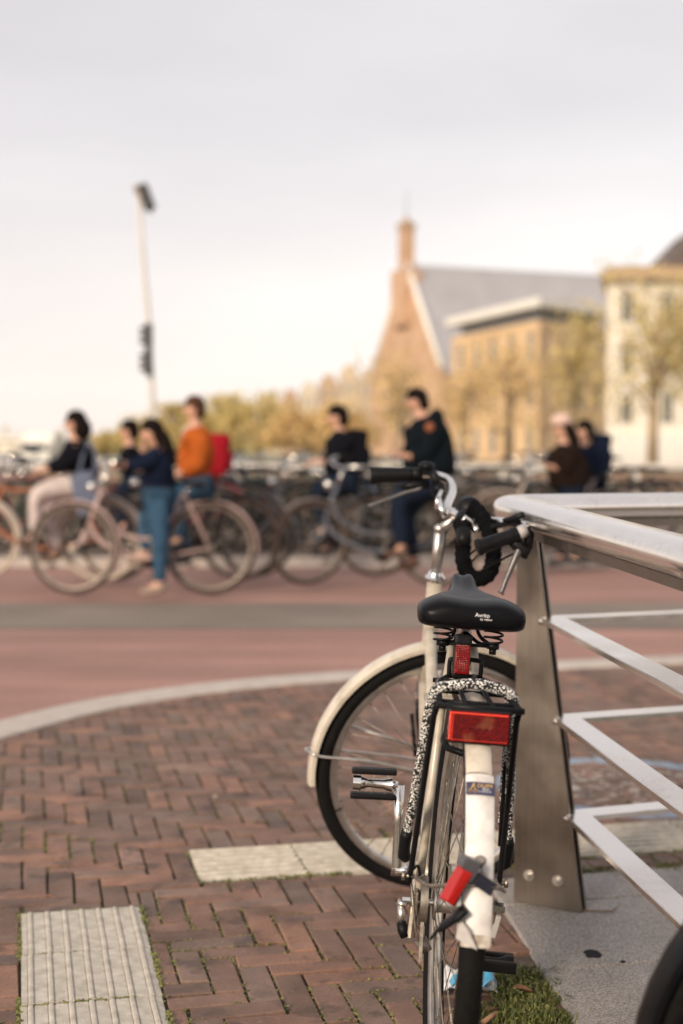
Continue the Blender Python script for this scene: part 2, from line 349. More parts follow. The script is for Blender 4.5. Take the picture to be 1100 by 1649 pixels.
# ------------------------------------------------------------------ ground: road, kerb, brick pavement, tiles, slabs
KP = [(-2.9, 1.0), (-2.45, 2.4), (-2.0, 3.8), (-1.72, 4.9), (-1.40, 5.72), (-1.02, 6.38), (-.46, 6.86), (.18, 7.16), (1.08, 7.44), (1.88, 7.66), (3.2, 7.92), (5.5, 8.2), (9, 8.5), (14, 8.8)]
KC = catmull([(x, y, 0) for x, y in KP], 10)
flat('road', [(-80, -30), (80, -30), (80, 14.15), (-80, 14.15)], -.045, ROADR)
flat('asphalt_band', [(-30, 9.28), (30, 9.28), (30, 10.9), (-30, 10.72)], -.0405, ROADG)
inner = [p for p in KC]
ppts = [(p.x, p.y) for p in inner] + [(14, -3), (-2.9, -3)]
pav = MB(); pav.add([(x, y, -.011) for x, y in ppts], [tuple(range(len(ppts)))[::-1]], False)
PAVE = pav.build('pavement', SANDM); PAVE['kind'] = 'structure'
# kerb stones
kerb = root_at('kerb', (0, 0, 0), kind='structure'); 
L = 0; segs = []; cur = [KC[0]]
for a, b in zip(KC, KC[1:]):
    cur.append(b); L += (b - a).length
    if L > .9: segs.append(cur); cur = [b]; L = 0
segs.append(cur)
for sgi, sg in enumerate(segs):
    fr = []
    pp = [sg[0].lerp(sg[1], .02)] + sg[1:-1] + [sg[-1].lerp(sg[-2], .02)]
    for i, p in enumerate(pp):
        t = (pp[min(i + 1, len(pp) - 1)] - pp[max(i - 1, 0)]).normalized(); fr.append((p, Vector((-t.y, t.x, 0)), Vector((0, 0, 1))))
    w = .115
    MB().sweep(fr, [(-w, -.12), (w, -.12), (w, -.004), (w - .012, .008), (-w + .008, .008), (-w, .002)]).build('kerb_stone', KERBM, kerb)
# grid of the paving, turned 13 degrees
GA = R_(12.5); GO = Vector((-.787, 3.453))
GU = Vector((math.cos(GA), math.sin(GA))); GV = Vector((-math.sin(GA), math.cos(GA)))
def g2w(u, v): p = GO + GU * u + GV * v; return p.x, p.y
def w2g(x, y): d = Vector((x, y)) - GO; return d.dot(GU), d.dot(GV)
TS = .289
tiles = []                         # (u0, v0) lower left corners of tactile tiles; ribs along v or u
for k in range(1, 6): tiles.append((0.0, -k * (TS + .006), 'v'))
u0, v0 = w2g(-.372, 3.715)
for k in range(9): tiles.append((u0 + k * (TS + .005), v0 - .0, 'u'))
# granite slabs: strip that runs with the railing
SD = Vector((.085, -1)).normalized(); SN = Vector((1, .146)).normalized()
slab_o = Vector((.380, 3.70))      # left top corner of the slab field
# field edge on the far side runs (1,.22)
FD = Vector((1, .22)).normalized()
def in_slab(x, y):
    d = Vector((x, y)) - slab_o
    return (d.x * (-SD.y) + d.y * SD.x) > .012 and (FD.x * d.y - FD.y * d.x) < -.012
W_, B_ = .0665, .0046              # paver pitch, joint
rects = []
def put(u0_, v0_, u1_, v1_):
    rects.append((u0_, v0_, u1_, v1_))
for i in range(-60, 110):
    for j in range(-60, 90):
        # herringbone of 3:1 pavers on a unit lattice
        k = (i + j) % 6
        if k == 0: put(i * W_, j * W_, (i + 3) * W_, (j + 1) * W_)
        # vertical pavers
        if k == 3: put(i * W_, j * W_, (i + 1) * W_, (j + 3) * W_)
import bisect
def kerb_side(x, y):
    best = None
    for a, b in zip(KC, KC[1:]):
        ab = (b - a); t = max(0, min(1, ((x - a.x) * ab.x + (y - a.y) * ab.y) / ab.length_squared)); q = a + ab * t
        d = math.hypot(x - q.x, y - q.y)
        if best is None or d < best[0]: best = (d, ab.x * (y - a.y) - ab.y * (x - a.x))
    return best[0] if best[1] < 0 else -best[0]
def cut(rs, t):
    o = []
    a0, b0, a1, b1 = t[0] - .004, t[1] - .004, t[0] + TS + .004, t[1] + TS + .004
    for (x0, y0, x1, y1) in rs:
        if x1 <= a0 or x0 >= a1 or y1 <= b0 or y0 >= b1: o.append((x0, y0, x1, y1)); continue
        if x0 < a0: o.append((x0, y0, a0, y1))
        if x1 > a1: o.append((a1, y0, x1, y1))
        xx0, xx1 = max(x0, a0), min(x1, a1)
        if y0 < b0: o.append((xx0, y0, xx1, b0))
        if y1 > b1: o.append((xx0, b1, xx1, y1))
    return o
bricks = []
for rc in rects:
    cu, cv = (rc[0] + rc[2]) / 2, (rc[1] + rc[3]) / 2; x, y = g2w(cu, cv)
    if y < 1.6 or y > 9 or x > 4.6 or x < -3 or in_slab(x, y) and in_slab(x, y + .12) and in_slab(x - .12, y): continue
    if kerb_side(x, y) < .06: continue
    rs = [rc]
    for t in tiles: rs = cut(rs, t)
    for r in rs:
        if r[2] - r[0] > .018 and r[3] - r[1] > .018: bricks.append(r)
def px_of(x, y):
    d = y * math.cos(TILT) + CAM_H * math.sin(TILT); return 550 + 2290 * x / d, 824.5 - 2290 * (-CAM_H * math.cos(TILT) + y * math.sin(TILT)) / d
def paver_geo(r, seed, centred):
    rnd = random.Random(seed)
    sx_, sy_ = (r[2] - r[0]) - B_, (r[3] - r[1]) - B_
    sx_ = max(sx_, .012) * rnd.uniform(.975, 1); sy_ = max(sy_, .012) * rnd.uniform(.96, 1)
    bm = bmesh.new(); bmesh.ops.create_cube(bm, size=1)
    for v in bm.verts: v.co = Vector((v.co.x * sx_, v.co.y * sy_, v.co.z * .05 - .025))
    top = [e for e in bm.edges if sum(v.co.z for v in e.verts) > -.02]
    bmesh.ops.bevel(bm, geom=top, offset=rnd.uniform(.0014, .0034), segments=1, affect='EDGES')
    bm.verts.ensure_lookup_table()
    bot = [f for f in bm.faces if all(v.co.z < -.045 for v in f.verts)]
    bmesh.ops.delete(bm, geom=bot, context='FACES_ONLY')
    bm.verts.ensure_lookup_table(); bm.verts.index_update()
    vs = [v.co + Vector((rnd.uniform(-.0012, .0012), rnd.uniform(-.0012, .0012), 0)) for v in bm.verts]; fs = [[v.index for v in f.verts] for f in bm.faces]; bm.free(); return vs, fs
def tf(r, seed):
    rnd = random.Random(seed * 3 + 1); u, v = (r[0] + r[2]) / 2, (r[1] + r[3]) / 2; x, y = g2w(u, v)
    z = rnd.uniform(-.004, .001) + .004 * noise.noise(Vector((x * 1.7, y * 1.7, 0)))
    return Vector((x, y, z)), (rnd.gauss(0, .013), rnd.gauss(0, .018), GA + rnd.gauss(0, .013))
vis = []
for i, r in enumerate(bricks):
    x, y = g2w((r[0] + r[2]) / 2, (r[1] + r[3]) / 2); px, py = px_of(x, y)
    inv = -10 < px < 1110 and py < 1662
    vis.append((y if inv else 1000 + y, i))
vis.sort(); near_ids = set(i for _, i in vis[:298])
from mathutils import Euler
rest = MB(); cache = {}
for i, r in enumerate(bricks):
    loc, rot = tf(r, i)
    if i in near_ids:
        key = (round(r[2] - r[0], 3), round(r[3] - r[1], 3), i % 5)
        if key not in cache:
            vs, fs = paver_geo(r, hash(key) % 9999 if False else int(key[0] * 1000 + key[1] * 77000 + key[2] * 13), True); mb = MB(); mb.add(vs, fs, False); me = mb.mesh('brick'); me.materials.append(BRICK); cache[key] = me
        o = bpy.data.objects.new('brick', cache[key]); S.collection.objects.link(o); o.location = loc; o.rotation_euler = rot; o.parent = PAVE
    else:
        vs, fs = paver_geo(r, i, True); M = Matrix.Translation(loc) @ Euler(rot).to_matrix().to_4x4()
        rest.add([M @ v for v in vs], fs, False)
o = rest.build('brick_field', BRICK, PAVE); o['kind'] = 'stuff'
# tactile tiles with raised ribs
def rib_tile(ax):
    mb = MB(); h = TS / 2
    prof = []; nb = 7; p = TS / nb
    for k in range(nb):
        x = -h + k * p
        g_ = .0022 if ax == 'v' else .006
        prof += [(x + .0005, -.0005), (x + p * .30, -.0005), (x + p * .345, -g_), (x + p * .40, g_ * .75), (x + p * .46, g_), (x + p * .54, g_), (x + p * .60, g_ * .75), (x + p * .655, -g_), (x + p * .70, -.0005)]
    prof = [(-h, -.004)] + prof + [(h, -.004), (h, -.05), (-h, -.05)]
    if ax == 'v': fr = [((0, -h + (0 if i else 0) + 2 * h * i, 0), (1, 0, 0), (0, 0, 1)) for i in (0, 1)]
    else: fr = [((-h + 2 * h * i, 0, 0), (0, 1, 0), (0, 0, 1)) for i in (0, 1)]
    mb.sweep(fr, prof, smooth=False); me = mb.mesh('tactile_tile'); me.materials.append(TILEM); return me
tm = {'v': rib_tile('v'), 'u': rib_tile('u')}
for i, (u, v, ax) in enumerate(tiles):
    x, y = g2w(u + TS / 2, v + TS / 2)
    o = bpy.data.objects.new('tactile_tile', tm[ax]); S.collection.objects.link(o); o.parent = PAVE
    o.location = (x, y, .004 + random.uniform(-.0015, .0015)); o.rotation_euler = (random.gauss(0, .005), random.gauss(0, .005), GA + random.gauss(0, .008))
# slabs
k = 0
for row, (t0, t1) in enumerate(((0, .205), (.211, .645), (.655, 1.2), (1.206, 1.8))):
    for c0, c1 in (((-.0, .62), (.626, 1.3), (1.306, 2.0)) if row % 2 else ((0, .95), (.956, 1.6), (1.606, 2.2))):
        q = []
        for t, c in ((t0, c0), (t1, c0), (t1, c1), (t0, c1)):
            p = slab_o + SD * t + FD * c; q.append(p)
        g = .004; ctr = sum(q, Vector((0, 0))) / 4
        def ring(off, z): return [(p.x + (ctr.x - p.x) * off, p.y + (ctr.y - p.y) * off, z) for p in q]
        vs = ring(0.008, -.05) + ring(0.008, .002) + ring(.022, .010)
        fs = [(8, 9, 10, 11)] + [(a + 4 * l, (a + 1) % 4 + 4 * l, (a + 1) % 4 + 4 * l + 4, a + 4 * l + 4) for l in (0, 1) for a in range(4)]
        MB().add(vs, fs, False).build('stone_slab', SLABM, PAVE)
# moss in the joints and grass tufts
def tuft_quads(mb, x, y, z, n, h, spread, w=.0025, lean=.5):
    for _ in range(n):
        a = random.uniform(0, 2 * PI); rr = spread * math.sqrt(random.random()); bx, by = x + rr * math.cos(a), y + rr * math.sin(a)
        hh = h * random.uniform(.3, .8); d = random.uniform(0, 2 * PI); le = hh * lean * random.uniform(.2, 1.2)
        dx, dy = math.cos(d), math.sin(d); ww = w * random.uniform(.6, 1.3)
        sx_, sy_ = -dy * ww, dx * ww
        mb.add([(bx - sx_, by - sy_, z), (bx + sx_, by + sy_, z), (bx + dx * le * .4 + sx_ * .8, by + dy * le * .4 + sy_ * .8, z + hh * .6), (bx + dx * le * .4 - sx_ * .8, by + dy * le * .4 - sy_ * .8, z + hh * .6), (bx + dx * le, by + dy * le, z + hh)], [(0, 1, 2, 3), (3, 2, 4)], False)
moss = MB()
for i, r in enumerate(bricks):
    x, y = g2w((r[0] + r[2]) / 2, (r[1] + r[3]) / 2)
    if y > 6.2 or y < 2.2: continue
    for (ua, va, ub, vb) in ((r[0], r[1], r[0], r[3]), (r[0], r[1], r[2], r[1])):
        Lr = math.hypot(ub - ua, vb - va)
        for q in range(int(Lr / (.0045 if y < 4.2 else .009))):
            t = random.random(); wx, wy = g2w(ua + (ub - ua) * t, va + (vb - va) * t)
            dens = noise.noise(Vector((wx * 2.6, wy * 2.6, 3))) + .22 * noise.noise(Vector((wx * 14, wy * 14, 7)))
            if ub == ua: dens += .16
            if dens < -.04 or random.random() > min(1, 2.6 * (dens + .06)): continue
            s_ = random.uniform(.0020, .0046); a = random.uniform(0, PI); ca, sa = math.cos(a) * s_, math.sin(a) * s_
            z = random.uniform(-.008, .0005); tz = random.uniform(-.001, .0035)
            wx += random.gauss(0, .0028); wy += random.gauss(0, .0028)
            moss.add([(wx - ca, wy - sa, z), (wx + sa, wy - ca, z + tz * .5), (wx + ca, wy + sa, z + tz), (wx - sa, wy + ca, z + .001)], [(0, 1, 2, 3)], False)
for (u, v, ax) in tiles:
    for side in range(4):
        for q in range(200):
            t = random.uniform(-.01, TS + .01); e = random.gauss(.004, .0035)
            uu, vv = ((t, -e), (t, TS + e), (-e, t), (TS + e, t))[side]
            if side in (2, 3) and ax == 'u' and random.random() < .6: continue
            wx, wy = g2w(u + uu, v + vv)
            if noise.noise(Vector((wx * 5, wy * 5, 9))) < -.12: continue
            s_ = random.uniform(.002, .0055); a = random.uniform(0, PI); ca, sa = math.cos(a) * s_, math.sin(a) * s_; z = random.uniform(-.006, .002); tz = random.uniform(0, .005)
            moss.add([(wx - ca, wy - sa, z), (wx + sa, wy - ca, z + tz * .5), (wx + ca, wy + sa, z + tz), (wx - sa, wy + ca, z + .001)], [(0, 1, 2, 3)], False)
tag(moss.build('moss', MOSSM), 'small green moss growing in the joints of the brick pavement', 'moss', kind='stuff')
gr = MB()
for (px, py, n, h, sp) in ((800, 1555, 260, .030, .035), (835, 1575, 420, .032, .05), (820, 1600, 300, .030, .045), (870, 1612, 260, .022, .045), (800, 1635, 320, .030, .05), (850, 1640, 500, .034, .06), (895, 1645, 300, .026, .045), (880, 1590, 110, .020, .03),
                            (960, 1408, 160, .022, .05), (1010, 1411, 150, .020, .05), (1085, 1402, 160, .026, .05), (940, 1408, 80, .015, .04), (805, 1400, 70, .015, .04), (825, 1396, 60, .015, .03)):
    p = gnd(px, py); tuft_quads(gr, p.x, p.y, 0, n, h, sp, .0016, .8)
tag(gr.build('grass_tufts', GRASSM), 'green grass tufts growing where the bricks meet the grey slabs', 'grass', kind='stuff')
# weeds with broad small leaves
wd = MB()
for q in range(150):
    p = gnd(random.gauss(845, 32), random.gauss(1615, 22)); s_ = random.uniform(.004, .009); a = random.uniform(0, 2 * PI); z = random.uniform(.01, .028)
    d = Vector((math.cos(a), math.sin(a), random.uniform(-.2, .5))).normalized() * s_; sd_ = Vector((-d.y, d.x, 0)) * .55; c = Vector((p.x, p.y, z))
    wd.add([c - d, c + sd_, c + d, c - sd_], [(0, 1, 2, 3)], False)
tag(wd.build('clover', MOSSM), 'low broad leaved weeds among the grass beside the tyre', 'weeds', kind='stuff')
# litter
def wrapper():
    r = root_at('plastic_wrapper', gnd(752, 1600), label='crumpled white and blue plastic wrapper on the bricks behind the rear wheel', cat='wrapper')
    def sheet(m, x0, x1, y0, y1, amp, sd_, zo):
        mb = MB(); n = 12; vs = []
        for i in range(n + 1):
            for j in range(n + 1):
                x = x0 + (x1 - x0) * i / n; y = y0 + (y1 - y0) * j / n
                z = zo + amp * (noise.noise(Vector((x * 40, y * 40, sd_))) + .6) * (1 - ((2 * i / n - 1) ** 4) * .8) + .003
                vs.append((x + .006 * noise.noise(Vector((x * 50, y * 30, sd_ + 4))), y + .01 * noise.noise(Vector((x * 30, y * 50, sd_ + 9))), max(z, .004)))
        mb.add(vs, [(i * (n + 1) + j, (i + 1) * (n + 1) + j, (i + 1) * (n + 1) + j + 1, i * (n + 1) + j + 1) for i in range(n) for j in range(n)], True)
        return mb.build('wrapper_sheet' if m is PAPER else 'blue_print', m, r)
    sheet(PAPER, -.058, .062, -.036, .070, .026, 1, .005); sheet(BLUEW, -.036, -.004, -.030, .012, .028, 1, .013); sheet(BLUEW, .030, .060, -.022, .030, .030, 3, .014)
wrapper()
def leaf(px, py, s_, label, m=LEAFD):
    p = gnd(px, py); mb = MB(); a = random.uniform(0, 2 * PI); n = 8; vs = []
    for i in range(n + 1):
        t = i / n; w = math.sin(PI * t) ** .8 * .42 * (1 + .1 * random.random()); x = (t - .5) * s_
        for k in (-1, -.5, 0, .5, 1): vs.append((x, k * w * s_ * .8, .012 + abs(k) * s_ * .16 + .12 * s_ * math.sin(3 * t)))
    mb.add(vs, [(i * 5 + j, (i + 1) * 5 + j, (i + 1) * 5 + j + 1, i * 5 + j + 1) for i in range(n) for j in range(4)])
    o = mb.build('dead_leaf', m); o.location = (p.x, p.y, .0); o.rotation_euler = (random.uniform(-.2, .2), random.uniform(-.2, .2), a); tag(o, label, 'leaf', 'dead leaves on the ground'); return o
leaf(838, 1608, .045, 'reddish brown dead leaf lying in the grass beside the rear tyre')
leaf(792, 1640, .035, 'pale brown curled leaf at the lower edge of the grass')
leaf(648, 1508, .022, 'tiny orange brown leaf in a brick joint left of the rear wheel')
leaf(80, 1452, .020, 'tiny pale leaf in the joint above the ribbed tile')
leaf(115, 1281, .026, 'small yellowish leaf on the bricks far left of the bicycle')
leaf(636, 1325, .024, 'small orange leaf seen through the spokes of the front wheel')
leaf(345, 1290, .025, 'pale dry leaf on the bricks in the middle of the pavement', mat('pale_leaf', (.42, .33, .24), .7))
for (px, py, sx_, sy_, lb) in ((955, 1537, .022, .030, 'large black gum spot on the grey granite slab'), (1003, 1549, .008, .007, 'small dark gum spot right of the big one on the slab')):
    p = gnd(px, py, .01); mb = MB(); n = 14; ringp = [(math.cos(2 * PI * i / n) * sx_ * random.uniform(.7, 1.15), math.sin(2 * PI * i / n) * sy_ * random.uniform(.7, 1.15)) for i in range(n)]
    mb.add([(a * 1, b * 1, 0) for a, b in ringp] + [(a * .8, b * .8, .0015) for a, b in ringp], [(i, (i + 1) % n, (i + 1) % n + n, i + n) for i in range(n)] + [tuple(range(n, 2 * n))])
    o = mb.build('gum_spot', mat('old_gum', (.025, .025, .030), .8, spec=.1)); o.location = (p.x, p.y, .0102); tag(o, lb, 'gum spot')
tw = MB(); a0, a1, a2 = gnd(935, 1466, .014), gnd(985, 1468, .016), gnd(997, 1459, .02); tw.tube([a0, a1, a2], [.002, .0025, .001], 6)
tag(tw.build('twig', mat('twig_bark', (.20, .13, .08), .8)), 'thin brown twig lying on the slab beside the railing post', 'twig')
tw = MB(); a0, a1 = gnd(778, 1646, .012), gnd(800, 1630, .014); tw.tube([a0, a1], .005, 8)
tag(tw.build('cigarette_end', mat('cigarette_paper', (.55, .30, .16), .7)), 'orange cigarette end lying in the grass by the tyre', 'cigarette end')
# ------------------------------------------------------------------ stainless railing
RC = Vector((.424, 3.575, 0)); ND = Vector((.146, -1, -.031)).normalized(); FDR = Vector((1, .35, 0)).normalized()
rail = root_at('metal_railing', (RC.x, RC.y, 0), label='brushed stainless steel railing with thick oval handrail beside the white bicycle', cat='railing')
def rl(v): return Vector(v) - Vector((RC.x, RC.y, 0))
ZH = .997
c0 = Vector((RC.x, RC.y, ZH)); A = c0 + ND * 1.42; Bp = c0 + FDR * 5.2
bis = []
pts = [A, c0 + ND * .085, c0 + ND * .030 + FDR * .004, c0 + FDR * .030 + ND * .004, c0 + FDR * .085, Bp]
path = [A.lerp(c0 + ND * .12, t / 6) for t in range(6)] + catmull([c0 + ND * .12, c0 + ND * .055, c0 + (ND + FDR) * .012, c0 + FDR * .055, c0 + FDR * .12], 5) + [(c0 + FDR * .12).lerp(Bp, t / 6) for t in range(1, 7)]
fr = []
for i, p in enumerate(path):
    t = (path[min(i + 1, len(path) - 1)] - path[max(i - 1, 0)]).normalized(); sdv = t.cross(Vector((0, 0, 1))).normalized(); fr.append((rl(p), sdv, Vector((0, 0, 1))))
def oval(w, h, n=28, e=2.5):
    o = []
    for k in range(n):
        a = 2 * PI * k / n; c, s_ = math.cos(a), math.sin(a)
        o.append((w * math.copysign(abs(c) ** (2 / e), c), h * math.copysign(abs(s_) ** (2 / e), s_)))
    return o
MB().sweep(fr, oval(.053, .034), smooth=True).build('handrail', RAILM, rail)
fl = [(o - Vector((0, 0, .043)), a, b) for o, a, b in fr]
MB().sweep(fl, [(-.030, -.008), (.030, -.008), (.030, .012), (-.030, .012)]).build('support_strip', POSTM, rail)  # strip in darker steel than the rail: underside shade put into its colour
# tapered twin-plate post
PD = Vector((.151, -.084, 0)).normalized(); PN = Vector((.084, .151, 0)).normalized()
pb = Vector((.432, 3.517, 0))
def plate(off, th, x0=0):
    q = [(0, .012), (.177, .012), (.050, .957), (.003, .957)]
    q = [(x0 + a if i in (0, 3) else a + x0, z) for i, (a, z) in enumerate(q)]
    vs = []
    for d in (off, off + th):
        for a, z in q: vs.append(rl(pb + PD * a + PN * d + Vector((0, 0, z))))
    m = MB().add(vs, [(3, 2, 1, 0), (4, 5, 6, 7), (0, 1, 5, 4), (1, 2, 6, 5), (2, 3, 7, 6), (3, 0, 4, 7)], False); return m
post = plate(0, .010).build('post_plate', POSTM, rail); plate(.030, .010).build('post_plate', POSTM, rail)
bm_ = MB()
for (a, z) in ((.04, .085), (.115, .082)):
    c = rl(pb + PD * a + Vector((0, 0, z)))
    b = MB(); b.tube([c, c - PN * .003], .0135, 20); b.tube([c - PN * .003, c - PN * .012], .0092, 6); b.tube([c - PN * .012, c - PN * .016], [.0062, .0052], 12)
    b.build('bolt', ALU, rail, sharp=40)
for (a, z) in ((.02, .3), (.03, .6), (.04, .04), (.13, .04)):
    pass
sp = MB(); c = rl(pb + PD * .075 + PN * .020 + Vector((0, 0, .10))); sp.box(c, (.10, .018, .15), Matrix.Rotation(math.atan2(PD.y, PD.x), 3, 'Z')); sp.build('foot_block', STEELD, rail)
# flat rungs, both ways from the post
for (z, x_at) in ((.725, .491), (.481, .526), (.243, .552)):
    e = (x_at - pb.x) / PD.x; base = pb + PD * (e - .0) + Vector((0, 0, z)) + PN * .014
    W2 = .0325; TH_ = .0065
    side = ND.cross(Vector((0, 0, 1))).normalized(); sf = FDR.cross(Vector((0, 0, 1))).normalized()
    i0 = base
    near = MB(); fr1 = [(rl(i0 + Vector((.02, .01, 0)) + ND * 1.42), side, Vector((0, 0, 1))), (rl(i0 + Vector((.02, .01, 0)) - ND * .004), side, Vector((0, 0, 1)))]
    pr = [(-W2, -TH_), (W2, -TH_), (W2, TH_ - .002), (W2 - .002, TH_), (-W2 + .002, TH_), (-W2, TH_ - .002)]
    near.sweep(fr1, pr); near.build('rung', RAILM, rail)
    far = MB(); st = i0 + Vector((.02, .01, -.0015)); fr2 = [(rl(st + FDR * .0 - Vector((0, 0, 0))), sf, Vector((0, 0, 1))), (rl(st + FDR * 5.2), sf, Vector((0, 0, 1)))]
    far.sweep(fr2, pr); far.build('rung', RAILM, rail)
    mb = MB(); mb.tube([rl(base - PN * .016 - PD * .004 + Vector((0, 0, -.002))), rl(base - PN * .016 + PD * .012 + Vector((0, 0, -.002)))], .009, 14); mb.build('rung_boss', RAILM, rail)
# far posts of the railing, out along both arms
def spost(p, dirv, nrm):
    vs = []
    for d in (-.005, .005):
        for a, z in ((-.02, 0), (.15, 0), (.03, .955), (-.02, .955)): vs.append(rl(p + dirv * a + nrm * d + Vector((0, 0, z))))
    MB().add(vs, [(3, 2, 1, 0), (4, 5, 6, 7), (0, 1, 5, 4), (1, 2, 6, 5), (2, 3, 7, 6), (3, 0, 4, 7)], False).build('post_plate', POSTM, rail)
for d in (1.9, 3.8):
    p = Vector((RC.x, RC.y, 0)) + FDR * d; nf = Vector((-FDR.y, FDR.x, 0)); spost(p, -nf, FDR)
p = Vector((RC.x, RC.y, 0)) + Vector((.146, -1, 0)).normalized() * 1.40; spost(p, Vector((1, .146, 0)).normalized(), Vector((-.146, 1, 0)).normalized())

# ------------------------------------------------------------------ bicycles
RW = .3615
def setgeo(wb, ha, off, fr, fz):
    global WB, HA, OFF, AX, NA, AO, FR, FZ
    WB, HA, OFF, FR, FZ = wb, ha, off, fr, fz
    AX = Vector((-math.cos(HA), 0, math.sin(HA))); NA = Vector((math.sin(HA), 0, math.cos(HA))); AO = Vector((WB, 0, FZ)) - NA * OFF
setgeo(1.2434, 1.3797, .0695, .3323, .3389)
def axp(z): return AO + AX * ((z - AO.z) / AX.z)
def steerM(d): return Matrix.Translation(AO) @ Matrix.Rotation(-d, 4, AX) @ Matrix.Translation(-AO)
RIMF = mat('weathered_rim', (.22, .18, .155), .5, .6, .2, 20)
PAINT = mat('bicycle_paint', (.8, .8, .8), .35, 0, .1, 20, objcol=True, coat=.3, rvar=.08)
def circ(c, r, n=48, y=0, a0=0, a1=2 * PI, closed=True):
    m = n if closed else n + 1
    return [Vector((c[0] + r * math.cos(a0 + (a1 - a0) * k / n), y, c[2] + r * math.sin(a0 + (a1 - a0) * k / n))) for k in range(m)]
def wheel(parent, cx, M, near=True, tyre=RUBBER, name='wheel', R0=.3615, cz=.3615):
    c = (cx, 0, cz); w = root_at(name, (0, 0, 0)); w.parent = parent
    tr = .020; n = 72 if near else 36
    MB().tube(circ(c, R0 - tr, n), tr, 14 if near else 8, closed=True, up=(0, 1, 0)).build('tyre', tyre, w, M)
    # rim: shallow box section
    prof = [(-.0125, .004), (-.0125, -.006), (-.008, -.014), (.008, -.014), (.0125, -.006), (.0125, .004)]
    fr = []
    for k in range(n):
        a = 2 * PI * k / n; rd = Vector((math.cos(a), 0, math.sin(a))); fr.append((Vector(c) + rd * (R0 - tr * 2 - .001), (0, 1, 0), rd))
    MB().sweep(fr, prof, closed=True, smooth=True).build('rim', ALU if near else RIMF, w, M, sharp=35)
    h = MB(); h.tube([(cx, -.034, cz), (cx, -.030, cz), (cx, -.029, cz), (cx, .029, cz), (cx, .030, cz), (cx, .034, cz)], [.028, .028, .016, .016, .028, .028], 18)
    h.tube([(cx, -.062, cz), (cx, .062, cz)], .006, 10); h.build('hub', ALU if near else STEELD, w, M, sharp=40)
    NS = 36 if near else 18; sp = MB(); me = None
    for k in range(NS):
        sd_ = 1 if k % 2 else -1; a = 2 * PI * k / NS; ah = a + (.9 if (k // 2) % 2 else -.9)
        p0 = Vector((cx + .027 * math.cos(ah), .031 * sd_, cz + .027 * math.sin(ah))); p1 = Vector((cx + (R0 - .055) * math.cos(a), .003 * sd_, cz + (R0 - .055) * math.sin(a)))
        if near:
            s1 = MB(); pn = p0.lerp(p1, .955); s1.tube([p0, pn], .00105, 5); s1.tube([pn, p1], .0019, 5); s1.build('spoke', STEELD, w, M)
        else: sp.tube([p0, p1], .0016, 3, cap=False)
    if not near: sp.build('spokes', STEELD, w, M)
    return w
def mudguard(parent, cx, a0, a1, M, m, wid=.026, rad=.378, n=40, name='mudguard', th=.0022, depth=.014, cz=.3615):
    prof = [(-wid, -depth), (-wid, -.004), (-wid * .72, .0), (0, .0025), (wid * .72, 0), (wid, -.004), (wid, -depth), (wid - th, -depth), (wid - th, -.005), (wid * .68, -th), (0, .0025 - th), (-wid * .68, -th), (-wid + th, -.005), (-wid + th, -depth)]
    fr = []
    for k in range(n + 1):
        a = a0 + (a1 - a0) * k / n; rd = Vector((math.cos(a), 0, math.sin(a))); fr.append((Vector((cx, 0, cz)) + rd * rad, (0, 1, 0), rd))
    return MB().sweep(fr, prof, smooth=True).build(name, m, parent, M, sharp=50)
def saddle_mesh(M=None):
    # loft along x : rear (.03) to nose (.36); superellipse-like sections
    secs = [(.062, .060, .858, .012, .5), (.066, .082, .868, .022, .2), (.078, .093, .873, .030, 0), (.10, .0965, .877, .036, 0), (.125, .096, .879, .037, 0), (.15, .095, .877, .034, 0), (.18, .083, .877, .030, 0), (.21, .062, .878, .025, 0), (.24, .040, .880, .022, 0),
            (.27, .028, .884, .021, 0), (.30, .0245, .891, .021, 0), (.325, .024, .898, .021, 0), (.345, .0225, .902, .018, 0), (.358, .017, .900, .013, 0), (.363, .008, .894, .006, 0)]
    secs = [(x - .03, w, z, h, q) for x, w, z, h, q in secs]
    n = 28; vs = []
    for x, w, z, h, q in secs:
        for k in range(n):
            a = 2 * PI * k / n; c, s_ = math.cos(a), math.sin(a)
            y = w * math.copysign(abs(c) ** .50, c)
            if s_ >= 0:
                zz = z - h * .35 + (h * .52) * (abs(s_) ** .62)
                zz += .0065 * math.exp(-((abs(y) - w * .5) / (w * .3 + .004)) ** 2) * s_ - .004 * math.exp(-(y / (.22 * w + .004)) ** 2) * s_
                zz -= .008 * (abs(y) / .1) ** 2.4
            else: zz = z - h * .35 - h * .95 * (abs(s_) ** .30) - .002 * (abs(y) / .1) ** 2
            vs.append((x, y, zz))
    fs = []
    for i in range(len(secs) - 1):
        for k in range(n):
            k2 = (k + 1) % n; fs.append((i * n + k, (i + 1) * n + k, (i + 1) * n + k2, i * n + k2))
    fs.append(tuple(range(n))); fs.append(tuple((len(secs) - 1) * n + k for k in range(n))[::-1])
    return MB().add(vs, fs)
def subd(o, lv=1):
    m = o.modifiers.new('s', 'SUBSURF'); m.levels = lv; m.render_levels = lv
def text_on(txt, size, M, m, parent, name='lettering', ext=.0002):
    cu = bpy.data.curves.new('t', 'FONT'); cu.body = txt; cu.size = size; cu.extrude = ext; cu.align_x = 'CENTER'; cu.align_y = 'CENTER'
    t = bpy.data.objects.new('t', cu); S.collection.objects.link(t); dg = bpy.context.evaluated_depsgraph_get()
    me = bpy.data.meshes.new_from_object(t.evaluated_get(dg)); bpy.data.objects.remove(t); me.transform(M); me.materials.clear(); me.materials.append(m)
    o = bpy.data.objects.new(name, me); S.collection.objects.link(o); o.parent = parent; return o
